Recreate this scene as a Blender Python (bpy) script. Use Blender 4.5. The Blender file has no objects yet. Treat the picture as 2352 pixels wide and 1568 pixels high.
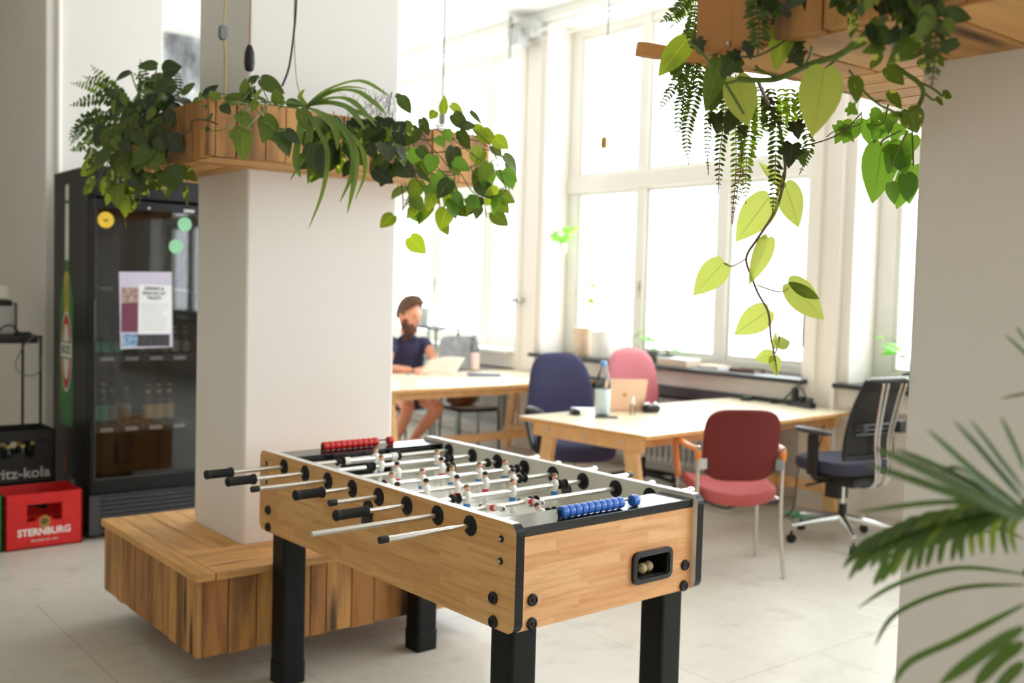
import bpy, bmesh, math, random
from mathutils import Vector, Matrix
random.seed(7)
sc = bpy.context.scene
COL = sc.collection
PI = math.pi
R = math.radians

# ---------------------------------------------------------------- camera
CAM_H, F_PX = 1.5127, 2346.74
_h, _p, _r = R(50.9826), R(2.8577), R(1.5213)
FW = Vector((math.cos(_h)*math.cos(_p), math.sin(_h)*math.cos(_p), -math.sin(_p)))
_rt = Vector((math.sin(_h), -math.cos(_h), 0)); _up = _rt.cross(FW)
RT = math.cos(_r)*_rt + math.sin(_r)*_up
UP = -math.sin(_r)*_rt + math.cos(_r)*_up
cam = bpy.data.cameras.new('camera'); cam_o = bpy.data.objects.new('camera', cam); COL.objects.link(cam_o)
cam_o.matrix_world = Matrix(((RT.x, UP.x, -FW.x, 0), (RT.y, UP.y, -FW.y, 0), (RT.z, UP.z, -FW.z, CAM_H), (0, 0, 0, 1)))
cam.sensor_width = 36.0; cam.lens = F_PX*36/2352; cam.clip_start = .05
cam.dof.use_dof = True; cam.dof.focus_distance = 2.55; cam.dof.aperture_fstop = 2.6
sc.camera = cam_o

# ---------------------------------------------------------------- world, daylight, exposure
w = bpy.data.worlds.new('daylight'); sc.world = w; w.use_nodes = True
bg = w.node_tree.nodes['Background']; bg.inputs[0].default_value = (.955, .98, 1.04, 1); bg.inputs[1].default_value = 10.0
WIN = [(7.75, 10.6), (4.43, 7.344), (1.1, 4.04), (-2.3, .72), (-5.7, -2.6)]     # window openings along the street wall
for k, (y0, y1) in enumerate(WIN):                                             # sky light enters through the window openings
    l = bpy.data.lights.new('window_portal', 'AREA'); l.shape = 'RECTANGLE'; l.size = 3.1; l.size_y = y1-y0
    l.cycles.is_portal = True
    o = bpy.data.objects.new('window_portal', l); COL.objects.link(o)
    o.location = (6.95, (y0+y1)/2, 2.47); o.rotation_euler = (0, R(90), 0)
sc.view_settings.view_transform = 'Standard'; sc.view_settings.look = 'None'
sc.view_settings.gamma = 1; sc.view_settings.use_curve_mapping = False
sc.view_settings.exposure = 0.08
sc.cycles.use_denoising = True
sc.cycles.max_bounces = 12; sc.cycles.diffuse_bounces = 8; sc.cycles.transparent_max_bounces = 24; sc.cycles.transmission_bounces = 8
sc.cycles.sample_clamp_indirect = 12
sc.cycles.caustics_reflective = False; sc.cycles.caustics_refractive = False

# ---------------------------------------------------------------- where things stand
EYE = Vector((0, 0, CAM_H))
def ray(u, v): return FW + (u-1176)/F_PX*RT + (784-v)/F_PX*UP
def at(u, v, d): return EYE + ray(u, v)*d
def on(u, v, ax, val):
    d = ray(u, v); i = 'xyz'.index(ax); return EYE + d*((val-EYE[i])/d[i])

# ---------------------------------------------------------------- mesh builder
class MB:
    def __init__(s): s.v = []; s.f = []; s.t = []; s.m = []; s.tint = random.random(); s.mi = 0; s.lu = {}
    def add(s, vs, fs, M=None):
        b = len(s.v)
        for p in vs:
            p = Vector(p); s.v.append(M @ p if M else p)
        for f in fs: s.f.append(tuple(b+i for i in f)); s.t.append(s.tint); s.m.append(s.mi)
        return s
    def box(s, x0, x1, y0, y1, z0, z1, M=None, tint=None):
        if tint is not None: s.tint = tint
        vs = [(x, y, z) for x in (x0, x1) for y in (y0, y1) for z in (z0, z1)]
        return s.add(vs, [(0, 1, 3, 2), (4, 6, 7, 5), (0, 4, 5, 1), (2, 3, 7, 6), (0, 2, 6, 4), (1, 5, 7, 3)], M)
    def prism(s, pts, z0, z1, M=None):
        n = len(pts)
        vs = [(p[0], p[1], z0) for p in pts]+[(p[0], p[1], z1) for p in pts]
        fs = [tuple(range(n-1, -1, -1)), tuple(range(n, 2*n))]+[(i, (i+1) % n, n+(i+1) % n, n+i) for i in range(n)]
        return s.add(vs, fs, M)
    def lathe(s, prof, n=20, M=None, cap=True):
        vs = []; fs = []
        for r, z in prof:
            for k in range(n): a = 2*PI*k/n; vs.append((r*math.cos(a), r*math.sin(a), z))
        for j in range(len(prof)-1):
            for k in range(n): fs.append((j*n+k, j*n+(k+1) % n, (j+1)*n+(k+1) % n, (j+1)*n+k))
        if cap:
            fs.append(tuple(range(n-1, -1, -1))); fs.append(tuple(range((len(prof)-1)*n, len(prof)*n)))
        return s.add(vs, fs, M)
    def cyl(s, a, b, r, r2=None, n=14):
        return s.tube([a, b], [r, r if r2 is None else r2], n)
    def tube(s, path, r, n=8):
        P = [Vector(p) for p in path]; rs = r if isinstance(r, (list, tuple)) else [r]*len(P)
        vs = []; fs = []; up = None
        for i, p in enumerate(P):
            d = (P[min(i+1, len(P)-1)]-P[max(i-1, 0)])
            if d.length < 1e-9: d = Vector((0, 0, 1))
            d.normalize()
            if up is None: up = Vector((0, 0, 1)) if abs(d.z) < .9 else Vector((1, 0, 0))
            x = d.cross(up)
            if x.length < 1e-6: x = d.cross(Vector((0, 1, 0)))
            x.normalize(); y = x.cross(d).normalized(); up = y
            for k in range(n): a = 2*PI*k/n; vs.append(p+(x*math.cos(a)+y*math.sin(a))*rs[i])
        for i in range(len(P)-1):
            for k in range(n): fs.append((i*n+k, i*n+(k+1) % n, (i+1)*n+(k+1) % n, (i+1)*n+k))
        fs.append(tuple(range(n-1, -1, -1))); fs.append(tuple(range((len(P)-1)*n, len(P)*n)))
        return s.add(vs, fs)
    def ball(s, c, r, n=12, sz=(1, 1, 1), M=None):
        prof = []; m = n//2+1
        T = (M or Matrix()) @ Matrix.Translation(Vector(c)) @ Matrix.Diagonal((sz[0], sz[1], sz[2], 1))
        for j in range(1, m): a = PI*j/m; prof.append((r*math.sin(a), -r*math.cos(a)))
        return s.lathe([(r*.02, -r)]+prof+[(r*.02, r)], n, T)
    def grid(s, rows, closed=False):
        n = len(rows[0]); vs = [p for r_ in rows for p in r_]; fs = []
        for j in range(len(rows)-1):
            for k in range(n if closed else n-1): fs.append((j*n+k, j*n+(k+1) % n, (j+1)*n+(k+1) % n, (j+1)*n+k))
        return s.add(vs, fs)
    def build(s, name, mats, parent=None, bevel=0, seg=2, smooth=False, sub=0, solid=0, loc=None):
        me = bpy.data.meshes.new(name); me.from_pydata([tuple(p) for p in s.v], [], s.f)
        ms = mats if isinstance(mats, (list, tuple)) else [mats]
        for m in ms: me.materials.append(m)
        me.polygons.foreach_set('material_index', s.m)
        a = me.attributes.new('tint', 'FLOAT', 'FACE'); a.data.foreach_set('value', s.t)
        if s.lu:
            for nm, ix in (('lu', 0), ('lv', 1)):
                q = me.attributes.new(nm, 'FLOAT', 'POINT'); q.data.foreach_set('value', [s.lu.get(i, (1, 0))[ix] for i in range(len(s.v))])
        if smooth:
            me.polygons.foreach_set('use_smooth', [True]*len(s.f))
        me.update()
        o = bpy.data.objects.new(name, me); COL.objects.link(o)
        if parent: o.parent = parent
        if loc: o.location = loc
        if bevel:
            b = o.modifiers.new('bevel', 'BEVEL'); b.width = bevel; b.segments = seg; b.limit_method = 'ANGLE'; b.angle_limit = R(35)
        if solid:
            b = o.modifiers.new('solid', 'SOLIDIFY'); b.thickness = solid; b.offset = 0
        if sub:
            b = o.modifiers.new('sub', 'SUBSURF'); b.levels = sub; b.render_levels = sub
        if smooth and not sub:
            me.set_sharp_from_angle(angle=R(42))
        return o

def tag(o, label=None, cat=None, group=None, kind=None):
    if label: o['label'] = label
    if cat: o['category'] = cat
    if group: o['group'] = group
    if kind: o['kind'] = kind
    return o
def thing(name, label, cat, loc=(0, 0, 0), rz=0, group=None):
    o = bpy.data.objects.new(name, None); COL.objects.link(o); o.location = loc; o.rotation_euler = (0, 0, rz); o.empty_display_size = .1
    return tag(o, label, cat, group)
def copy_tree(o, parent=None):
    c = o.copy(); COL.objects.link(c); c.parent = parent
    for ch in list(o.children): copy_tree(ch, c)
    return c
def struct(o, label=None): return tag(o, label, None, None, 'structure')
def rrect(w, h, r, n=4, cx=0, cy=0):
    pts = []
    for qx, qy, a0 in ((1, 1, 0), (-1, 1, 90), (-1, -1, 180), (1, -1, 270)):
        for k in range(n+1):
            a = R(a0+90*k/n); pts.append((cx+qx*(w/2-r)+r*math.cos(a), cy+qy*(h/2-r)+r*math.sin(a)))
    return pts
def smoothpath(pts, n=6):
    P = [Vector(p) for p in pts]
    if len(P) < 3: return P
    out = []
    for i in range(len(P)-1):
        p0 = P[max(i-1, 0)]; p1 = P[i]; p2 = P[i+1]; p3 = P[min(i+2, len(P)-1)]
        for k in range(n):
            t = k/n; out.append(.5*((2*p1)+(p2-p0)*t+(2*p0-5*p1+4*p2-p3)*t*t+(3*p1-p0-3*p2+p3)*t**3))
    return out+[P[-1]]
def text(body, size, mat, parent, M, name='lettering', extrude=.0004, xs=1, bold=0):
    c = bpy.data.curves.new('t', 'FONT'); c.body = body; c.size = size; c.align_x = 'CENTER'; c.align_y = 'CENTER'
    c.extrude = extrude; c.offset = bold; c.resolution_u = 3
    t = bpy.data.objects.new('t', c); COL.objects.link(t)
    bpy.context.view_layer.update()
    me = bpy.data.meshes.new_from_object(t.evaluated_get(bpy.context.evaluated_depsgraph_get()))
    bpy.data.objects.remove(t); bpy.data.curves.remove(c)
    me.transform(M @ Matrix.Diagonal((xs, 1, 1, 1))); me.materials.clear(); me.materials.append(mat); me.name = name
    o = bpy.data.objects.new(name, me); COL.objects.link(o); o.parent = parent
    return o
def MT(loc, X, Y):       # frame with x axis X, y axis Y, at loc
    X = Vector(X).normalized(); Y = Vector(Y); Z = X.cross(Y).normalized(); Y = Z.cross(X)
    return Matrix(((X.x, Y.x, Z.x, loc[0]), (X.y, Y.y, Z.y, loc[1]), (X.z, Y.z, Z.z, loc[2]), (0, 0, 0, 1)))

# ---------------------------------------------------------------- materials
def srgb(c):
    return tuple((x/255/12.92 if x/255 <= .04045 else ((x/255+.055)/1.055)**2.4) for x in c)+(1,)
def mk(name):
    m = bpy.data.materials.new(name); m.use_nodes = True; nt = m.node_tree
    return m, nt, nt.nodes['Principled BSDF']
def noise(nt, scale, detail=4, co=None, rough=.55):
    n = nt.nodes.new('ShaderNodeTexNoise'); n.inputs['Scale'].default_value = scale; n.inputs['Detail'].default_value = detail
    n.inputs['Roughness'].default_value = rough
    if co is not None: nt.links.new(co, n.inputs['Vector'])
    return n.outputs['Fac']
def coord(nt, sx=1, sy=1, sz=1, kind='Object'):
    c = nt.nodes.new('ShaderNodeTexCoord'); m = nt.nodes.new('ShaderNodeMapping'); m.inputs['Scale'].default_value = (sx, sy, sz)
    nt.links.new(c.outputs[kind], m.inputs['Vector']); return m.outputs[0]
def ramp(nt, fac, stops):
    r = nt.nodes.new('ShaderNodeValToRGB'); e = r.color_ramp.elements
    e[0].position, e[0].color = stops[0]; e[1].position, e[1].color = stops[-1]
    for p, c in stops[1:-1]: x = e.new(p); x.color = c
    nt.links.new(fac, r.inputs[0]); return r.outputs[0]
def mix(nt, a, b, fac, mode='MIX'):
    m = nt.nodes.new('ShaderNodeMix'); m.data_type = 'RGBA'; m.blend_type = mode
    for sock, val in ((m.inputs[0], fac), (m.inputs[6], a), (m.inputs[7], b)):
        if isinstance(val, (int, float)): sock.default_value = val
        elif isinstance(val, tuple): sock.default_value = val
        else: nt.links.new(val, sock)
    return m.outputs[2]
def bump(nt, bsdf, h, strength=.2, dist=.01):
    b = nt.nodes.new('ShaderNodeBump'); b.inputs['Strength'].default_value = strength; b.inputs['Distance'].default_value = dist
    nt.links.new(h, b.inputs['Height']); nt.links.new(b.outputs[0], bsdf.inputs['Normal'])
def plain(name, c, rough=.5, metal=0, var=.06, vs=12, spec=.5, bmp=0, bs=200, trans=0, coat=0, emit=0):
    m, nt, b = mk(name); c = srgb(c)
    f = noise(nt, vs, 3, coord(nt))
    lo = tuple(x*(1-var) for x in c[:3])+(1,); hi = tuple(min(1, x*(1+var)) for x in c[:3])+(1,)
    nt.links.new(ramp(nt, f, [(.3, lo), (.7, hi)]), b.inputs['Base Color'])
    b.inputs['Roughness'].default_value = rough; b.inputs['Metallic'].default_value = metal
    b.inputs['Specular IOR Level'].default_value = spec; b.inputs['Transmission Weight'].default_value = trans
    b.inputs['Coat Weight'].default_value = coat
    if bmp: bump(nt, b, noise(nt, bs, 3, coord(nt)), bmp, .003)
    return m
def wall_mat(name, c, var=.04):
    m, nt, b = mk(name); c = srgb(c); co = coord(nt)
    f = noise(nt, .9, 5, co); g = noise(nt, 30, 4, co)
    base = ramp(nt, f, [(.3, tuple(x*(1-var) for x in c[:3])+(1,)), (.7, c)])
    st = nt.nodes.new('ShaderNodeMapping'); nt.links.new(co, st.inputs[0]); st.inputs['Scale'].default_value = (6, 6, .8)
    sm = ramp(nt, noise(nt, 2.2, 6, st.outputs[0], .7), [(.62, (1, 1, 1, 1)), (.8, (.9, .885, .86, 1))])
    nt.links.new(mix(nt, base, sm, .6, 'MULTIPLY'), b.inputs['Base Color']); b.inputs['Roughness'].default_value = .75
    bump(nt, b, g, .12, .006); return m
def pallet(name, axis='z', c1=(196, 150, 92), c2=(150, 102, 58), dark=(92, 56, 34), amt=.5):
    # reclaimed pallet boards: grain runs along one axis, every board has its own tone
    m, nt, b = mk(name); sc_ = {'x': (3, 40, 40), 'y': (40, 3, 40), 'z': (40, 40, 3)}[axis]
    co = coord(nt, *sc_); big = {'x': (1.2, 9, 9), 'y': (9, 1.2, 9), 'z': (9, 9, 1.2)}[axis]
    at_ = nt.nodes.new('ShaderNodeAttribute'); at_.attribute_name = 'tint'
    # shift the grain from board to board
    cb = nt.nodes.new('ShaderNodeVectorMath'); cb.operation = 'ADD'; sc2 = nt.nodes.new('ShaderNodeVectorMath'); sc2.operation = 'SCALE'
    cmb = nt.nodes.new('ShaderNodeCombineXYZ')
    for i in range(3): nt.links.new(at_.outputs['Fac'], cmb.inputs[i])
    nt.links.new(cmb.outputs[0], sc2.inputs[0]); sc2.inputs['Scale'].default_value = 37
    nt.links.new(coord(nt, *big), cb.inputs[0]); nt.links.new(sc2.outputs[0], cb.inputs[1])
    g = noise(nt, 1.0, 6, co, .65); L = noise(nt, 1.0, 5, cb.outputs[0], .6)
    base = mix(nt, srgb(c1), srgb(c2), ramp(nt, at_.outputs['Fac'], [(.15, (0, 0, 0, 1)), (.95, (1, 1, 1, 1))]))
    gr = mix(nt, base, srgb(c2), ramp(nt, g, [(.4, (0, 0, 0, 1)), (.75, (.8, .8, .8, 1))]))
    st = mix(nt, gr, srgb(dark), ramp(nt, L, [(.46, (0, 0, 0, 1)), (.64, (amt, amt, amt, 1))]))
    vo = nt.nodes.new('ShaderNodeTexVoronoi'); vo.inputs['Scale'].default_value = .9; nt.links.new(cb.outputs[0], vo.inputs['Vector'])
    kn = mix(nt, st, srgb(tuple(x*.6 for x in dark)), ramp(nt, vo.outputs['Distance'], [(.10, (.9, .9, .9, 1)), (.20, (0, 0, 0, 1))]))
    nt.links.new(kn, b.inputs['Base Color']); b.inputs['Roughness'].default_value = .6
    bump(nt, b, g, .3, .003); return m
def block_wood(name, u, v, cs=((206, 160, 102), (184, 134, 78)), bw=.30, bh=.042):
    # finger-jointed beech strips; u is the strips' direction, v stacks them
    m, nt, b = mk(name); c = nt.nodes.new('ShaderNodeTexCoord'); sp = nt.nodes.new('ShaderNodeSeparateXYZ'); nt.links.new(c.outputs['Object'], sp.inputs[0])
    cm = nt.nodes.new('ShaderNodeCombineXYZ'); nt.links.new(sp.outputs['xyz'.index(u)], cm.inputs[0]); nt.links.new(sp.outputs['xyz'.index(v)], cm.inputs[1])
    br = nt.nodes.new('ShaderNodeTexBrick'); nt.links.new(cm.outputs[0], br.inputs['Vector'])
    br.inputs['Scale'].default_value = 1; br.inputs['Brick Width'].default_value = bw; br.inputs['Row Height'].default_value = bh
    br.inputs['Mortar Size'].default_value = 0; br.inputs['Color1'].default_value = (0, 0, 0, 1); br.inputs['Color2'].default_value = (1, 1, 1, 1)
    br.inputs['Bias'].default_value = 0; br.offset = .37; br.offset_frequency = 2; br.squash = .7; br.squash_frequency = 3
    mp = nt.nodes.new('ShaderNodeMapping'); nt.links.new(cm.outputs[0], mp.inputs[0]); mp.inputs['Scale'].default_value = (3, 45, 1)
    ad = nt.nodes.new('ShaderNodeVectorMath'); ad.operation = 'MULTIPLY_ADD'; nt.links.new(br.outputs['Color'], ad.inputs[0]); ad.inputs[1].default_value = (19, 19, 19); nt.links.new(mp.outputs[0], ad.inputs[2])
    g = noise(nt, 1.4, 6, ad.outputs[0], .6)
    base = ramp(nt, br.outputs['Color'], [(0, srgb(cs[0])), (.55, srgb(tuple((a+b_)/2 for a, b_ in zip(*cs)))), (1, srgb(cs[1]))])
    dk = tuple(x*k_ for x, k_ in zip(srgb(cs[1])[:3], (.80, .68, .58)))+(1,)
    nt.links.new(mix(nt, base, dk, ramp(nt, g, [(.44, (0, 0, 0, 1)), (.70, (.75, .75, .75, 1))])), b.inputs['Base Color'])
    b.inputs['Roughness'].default_value = .38; return m
def leafmat(name, c, ct=None, veg=None, rough=.4, tr=.5):
    m, nt, b = mk(name); out = nt.nodes['Material Output']; co = coord(nt, 1, 1, 1)
    at_ = nt.nodes.new('ShaderNodeAttribute'); at_.attribute_name = 'tint'
    c0 = srgb(c); lo = tuple(x*.55 for x in c0[:3])+(1,); hi = tuple(min(1, x*1.35) for x in c0[:3])+(1,)
    col = ramp(nt, at_.outputs['Fac'], [(0, lo), (.5, c0), (1, hi)])
    if veg:
        f = noise(nt, 38, 4, co, .6); col = mix(nt, col, srgb(veg), ramp(nt, f, [(.56, (0, 0, 0, 1)), (.6, (.9, .9, .9, 1))]))
    lu = nt.nodes.new('ShaderNodeAttribute'); lu.attribute_name = 'lu'; lv = nt.nodes.new('ShaderNodeAttribute'); lv.attribute_name = 'lv'
    def mth(op, a_, b_=0.0):
        q = nt.nodes.new('ShaderNodeMath'); q.operation = op
        for i, x in enumerate((a_, b_)):
            if isinstance(x, (int, float)): q.inputs[i].default_value = x
            else: nt.links.new(x, q.inputs[i])
        return q.outputs[0]
    sv = mth('ABSOLUTE', mth('SINE', mth('SUBTRACT', mth('MULTIPLY', lv.outputs['Fac'], 19), mth('MULTIPLY', lu.outputs['Fac'], 4.5))))
    vein = mth('MAXIMUM', mth('LESS_THAN', lu.outputs['Fac'], .05), mth('MULTIPLY', mth('LESS_THAN', sv, .09), .45))     # midrib and side veins
    col = mix(nt, col, tuple(min(1, x*1.7+.03) for x in c0[:3])+(1,), mth('MULTIPLY', vein, .55))
    nt.links.new(col, b.inputs['Base Color']); b.inputs['Roughness'].default_value = rough
    t = nt.nodes.new('ShaderNodeBsdfTranslucent')
    if ct: nt.links.new(mix(nt, srgb(ct), tuple(x*.6 for x in srgb(ct)[:3])+(1,), mth('MULTIPLY', vein, .8)), t.inputs[0])
    else: nt.links.new(mix(nt, col, (1.55, 1.5, .35, 1), 1.0, 'MULTIPLY'), t.inputs[0])
    mx = nt.nodes.new('ShaderNodeMixShader'); mx.inputs[0].default_value = tr
    nt.links.new(b.outputs[0], mx.inputs[1]); nt.links.new(t.outputs[0], mx.inputs[2]); nt.links.new(mx.outputs[0], out.inputs[0])
    return m
def thinglass(name, tint=(1, 1, 1), refl=.5, rough=0):
    m, nt, b = mk(name); nt.nodes.remove(b); out = nt.nodes['Material Output']
    t = nt.nodes.new('ShaderNodeBsdfTransparent'); t.inputs[0].default_value = tint+(1,)
    g = nt.nodes.new('ShaderNodeBsdfGlossy'); g.inputs['Roughness'].default_value = rough
    fr = nt.nodes.new('ShaderNodeFresnel'); fr.inputs[0].default_value = 1.45
    ml = nt.nodes.new('ShaderNodeMath'); ml.operation = 'MULTIPLY'; nt.links.new(fr.outputs[0], ml.inputs[0]); ml.inputs[1].default_value = refl
    mx = nt.nodes.new('ShaderNodeMixShader'); nt.links.new(ml.outputs[0], mx.inputs[0]); nt.links.new(t.outputs[0], mx.inputs[1]); nt.links.new(g.outputs[0], mx.inputs[2])
    nt.links.new(mx.outputs[0], out.inputs[0]); return m

M = {}
M['wall'] = wall_mat('painted_plaster', (238, 234, 230))
M['walldim'] = wall_mat('bounce_dimmed_wall', (222, 216, 206))  # unseen left wall, tone darkened to cut bounce and deepen shade
M['wallfar'] = wall_mat('bounce_dimmed_front_wall', (226, 219, 208))  # unseen front wall, darker tone chosen to weaken its bounce light
M['wallw'] = wall_mat('window_wall_paint', (240, 234, 226))
M['ceil'] = plain('ceiling_paint', (235, 236, 232), .8, var=.02, vs=2)
M['whitep'] = plain('white_lacquer', (238, 237, 232), .35, var=.03, vs=3)
M['frame'] = plain('window_frame_paint', (228, 226, 218), .4, var=.03, vs=3)
M['darksill'] = plain('dark_stone', (36, 42, 42), .3, var=.3, vs=20)
M['black'] = plain('black_plastic', (18, 18, 19), .35, var=.2)
M['blackm'] = plain('black_matt', (22, 22, 24), .6, var=.2)
M['blackr'] = plain('black_rubber', (16, 16, 17), .75, var=.2, bmp=.3, bs=400)
M['blacksat'] = plain('black_laminate', (17, 17, 19), .3, var=.1, spec=.3)
M['fridgeb'] = plain('fridge_black', (16, 17, 19), .35, var=.1, spec=.3)
M['rail'] = plain('rail_laminate', (24, 24, 28), .13, var=.05)
M['legb'] = plain('leg_black', (12, 12, 13), .45, var=.1, spec=.25)
M['chrome'] = plain('chrome', (226, 226, 224), .16, 1, var=.04)
M['steel'] = plain('brushed_steel', (206, 202, 194), .3, 1, var=.05)
M['grey'] = plain('grey_plastic', (120, 122, 124), .5)
M['dgrey'] = plain('dark_grey_metal', (58, 58, 62), .45, var=.1)
M['lgrey'] = plain('light_grey', (190, 190, 188), .5)
M['navy'] = plain('navy_fabric', (62, 62, 96), .9, var=.12, vs=300, bmp=.4, bs=600)
M['navyshirt'] = plain('navy_cotton', (58, 56, 88), .9, var=.15, vs=10, bmp=.3, bs=60)
M['pink'] = plain('pink_fabric', (222, 136, 146), .9, var=.1, vs=300, bmp=.4, bs=600)
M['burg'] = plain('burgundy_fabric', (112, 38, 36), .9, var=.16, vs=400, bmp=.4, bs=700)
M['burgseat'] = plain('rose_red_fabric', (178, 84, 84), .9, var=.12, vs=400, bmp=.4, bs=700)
M['orange'] = plain('orange_beech', (226, 132, 52), .35, var=.12, vs=20)
M['tabletop'] = plain('birch_tabletop', (253, 238, 208), .25, var=.04, vs=6)
M['birch'] = plain('birch_leg', (232, 184, 128), .45, var=.1, vs=14)
M['birchedge'] = plain('birch_edge', (214, 160, 96), .45, var=.12, vs=14)
M['skin'] = plain('skin', (224, 156, 126), .5, var=.06)
M['hair'] = plain('brown_hair', (96, 68, 48), .8, var=.35, vs=60, bmp=.8, bs=120)
M['shorts'] = plain('grey_shorts', (92, 86, 88), .9, var=.1)
M['white'] = plain('white_plastic', (240, 238, 232), .4, var=.03)
M['paper'] = plain('paper', (238, 240, 246), .7, var=.03)
M['red'] = plain('red_plastic', (206, 36, 36), .35, var=.06)
M['blue'] = plain('blue_plastic', (38, 104, 200), .3, var=.06)
M['green'] = plain('green_plastic', (24, 118, 52), .4, var=.06)
M['soil'] = plain('soil', (52, 38, 28), .95, var=.5, vs=60)
M['stem'] = plain('green_stem', (96, 120, 48), .5, var=.2, vs=40)
M['stemd'] = plain('brown_stem', (82, 74, 48), .6, var=.3, vs=40)
M['gold'] = plain('rose_gold_shell', (236, 202, 178), .4, .1, var=.03)
# ================================================================ the room
def floor_mat():
    m, nt, b = mk('painted_concrete'); co = coord(nt)
    f = noise(nt, .8, 6, co, .6); g = noise(nt, 5, 6, co, .7)
    base = ramp(nt, f, [(.3, srgb((196, 190, 178))), (.7, srgb((216, 211, 200)))])
    base = mix(nt, base, srgb((150, 144, 132)), ramp(nt, g, [(.54, (0, 0, 0, 1)), (.72, (.4, .4, .4, 1))]))
    br = nt.nodes.new('ShaderNodeTexBrick'); nt.links.new(co, br.inputs['Vector']); br.inputs['Scale'].default_value = 1
    br.inputs['Brick Width'].default_value = 1.25; br.inputs['Row Height'].default_value = 1.25; br.inputs['Mortar Size'].default_value = .004
    br.inputs['Color1'].default_value = (1, 1, 1, 1); br.inputs['Color2'].default_value = (.97, .97, .97, 1); br.inputs['Mortar'].default_value = (.72, .7, .66, 1)
    nt.links.new(mix(nt, base, br.outputs['Color'], .8, 'MULTIPLY'), b.inputs['Base Color'])
    nt.links.new(ramp(nt, g, [(.3, (.32, .32, .32, 1)), (.7, (.5, .5, .5, 1))]), b.inputs['Roughness'])
    bump(nt, b, g, .08, .01); return m
M['floor'] = floor_mat()
XL, XR, YF, YB, ZC = -3.4, 6.3, -6.5, 10.8, 4.12
struct(MB().box(XL-.2, XR+.45, YF-.2, YB+.2, -.1, 0).build('floor', M['floor']))
struct(MB().box(XL-.2, XR+.45, YF-.2, YB+.2, ZC, ZC+.2).build('ceiling', M['ceil']))
struct(MB().box(XL-.2, XR+.45, YB, YB+.2, 0, ZC).build('wall_back', M['wall']))
struct(MB().box(XL-.2, XL, YF-.2, YB, 0, ZC).build('wall_left', M['walldim']))
struct(MB().box(XL, XR+.45, YF-.2, YF, 0, ZC).build('wall_front', M['wallfar']))
# street wall: piers, parapets and lintel round five tall openings
mb = MB(); ys = [YB]
for y0, y1 in WIN: ys += [y1, y0]
ys.append(YF)
for i in range(0, len(ys), 2): mb.box(XR, XR+.45, ys[i+1], ys[i], 0, ZC)
for y0, y1 in WIN:
    mb.box(XR+.2, XR+.45, y0, y1, 0, .9); mb.box(XR, XR+.45, y0, y1, 4.0, ZC)
    mb.box(XR, XR+.05, y0, y1, .76, .9)
struct(mb.build('wall_right', M['wallw']))
mb = MB()
for y in (7.42, 7.66): mb.box(XR-.02, XR, y-.012, y+.012, .1, 3.95)
mb.box(XR-.03, XR, 4.30, 4.40, .1, 3.95); mb.box(XR-.045, XR, 4.12, 4.155, .1, 3.95)
struct(mb.build('trim_1', M['wallw'], bevel=.004))
mb = MB(); mb.box(XR-.02, XR, 7.36, 7.74, .0, .12); mb.box(XR-.02, XR, 4.05, 4.42, 0, .12)
struct(mb.build('baseboard_right', M['wallw']))
mb = MB(); mb.tube([(6.2, YF, 3.93), (6.2, YB, 3.93)], .014, 8); mb.tube([(6.24, YF, 3.86), (6.24, YB, 3.86)], .008, 6)
mb.box(XR-.05, XR, YF, YB, 4.03, 4.12)
struct(mb.build('trim_2', M['whitep'], smooth=True))
mb = MB(); mb.box(6.12, 6.3, 7.4, 7.75, 3.88, 4.04); mb.box(6.05, 6.2, 7.5, 7.6, 3.8, 3.96); mb.tube([(6.1, 7.68, 3.7), (6.1, 7.68, 4.1)], .02)
tag(mb.build('junction_box', M['lgrey'], bevel=.01), 'pale grey junction box at the top of the pier between the two windows', 'junction box')
M['glass'] = thinglass('window_glass', (.97, .99, .98), .35)
def window(n, y0, y1, mull, dark=True):
    root = bpy.data.objects.new('window_%d' % n, None); COL.objects.link(root); root.location = (6.6, (y0+y1)/2, 0); struct(root)
    cy = (y0+y1)/2
    def loc(o): o.location = (-6.6, -cy, 0); return o
    z0, z1 = .93, 4.0; f = MB(); x0, x1 = 6.6, 6.68
    f.box(x0, x1, y0, y0+.14, z0, z1); f.box(x0, x1, y1-.14, y1, z0, z1); f.box(x0+.003, x1-.003, y0, y1, z0, z0+.07); f.box(x0+.003, x1-.003, y0, y1, z1-.1, z1)
    for m in mull: f.box(x0-.01, x1, m-.055, m+.055, z0, z1)
    f.box(x0-.02, x1+.01, y0, y1, 2.45, 2.60)
    ed = [y0+.14]+[q for m in sorted(mull) for q in (m-.055, m+.055)]+[y1-.14]
    loc(f.build('window_frame', M['frame'], root, bevel=.006))
    s = MB()
    for i in range(0, len(ed), 2):          # opening sashes inside the frame
        a, b = ed[i], ed[i+1]
        for za, zb in ((z0+.07, 2.45), (2.60, z1-.1)):
            t = .035
            s.box(x0+.012, x1-.01, a, a+t, za, zb); s.box(x0+.012, x1-.01, b-t, b, za, zb); s.box(x0+.015, x1-.013, a+.001, b-.001, za, za+t); s.box(x0+.015, x1-.013, a+.001, b-.001, zb-t, zb)
            g = MB(); g.box(x0+.04, x0+.044, a+t-.004, b-t+.004, za+t-.004, zb-t+.004); loc(g.build('pane', M['glass'], root))
    loc(s.build('sash', M['frame'], root, bevel=.005))
    si = MB(); si.box(6.19, 6.62, y0-.08 if dark else y0, y1+.06 if dark else y1, .895, .93)
    loc(si.build('window_sill', M['darksill'] if dark else M['frame'], root, bevel=.006))
    h = MB(); m = sorted(mull)[-1]
    h.box(x0-.03, x0-.01, m-.012, m+.012, 1.55, 1.62); h.tube([(x0-.035, m, 1.58), (x0-.04, m, 1.48)], .008)
    loc(h.build('window_handle', M['steel'], root, smooth=True))
    return root
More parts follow.
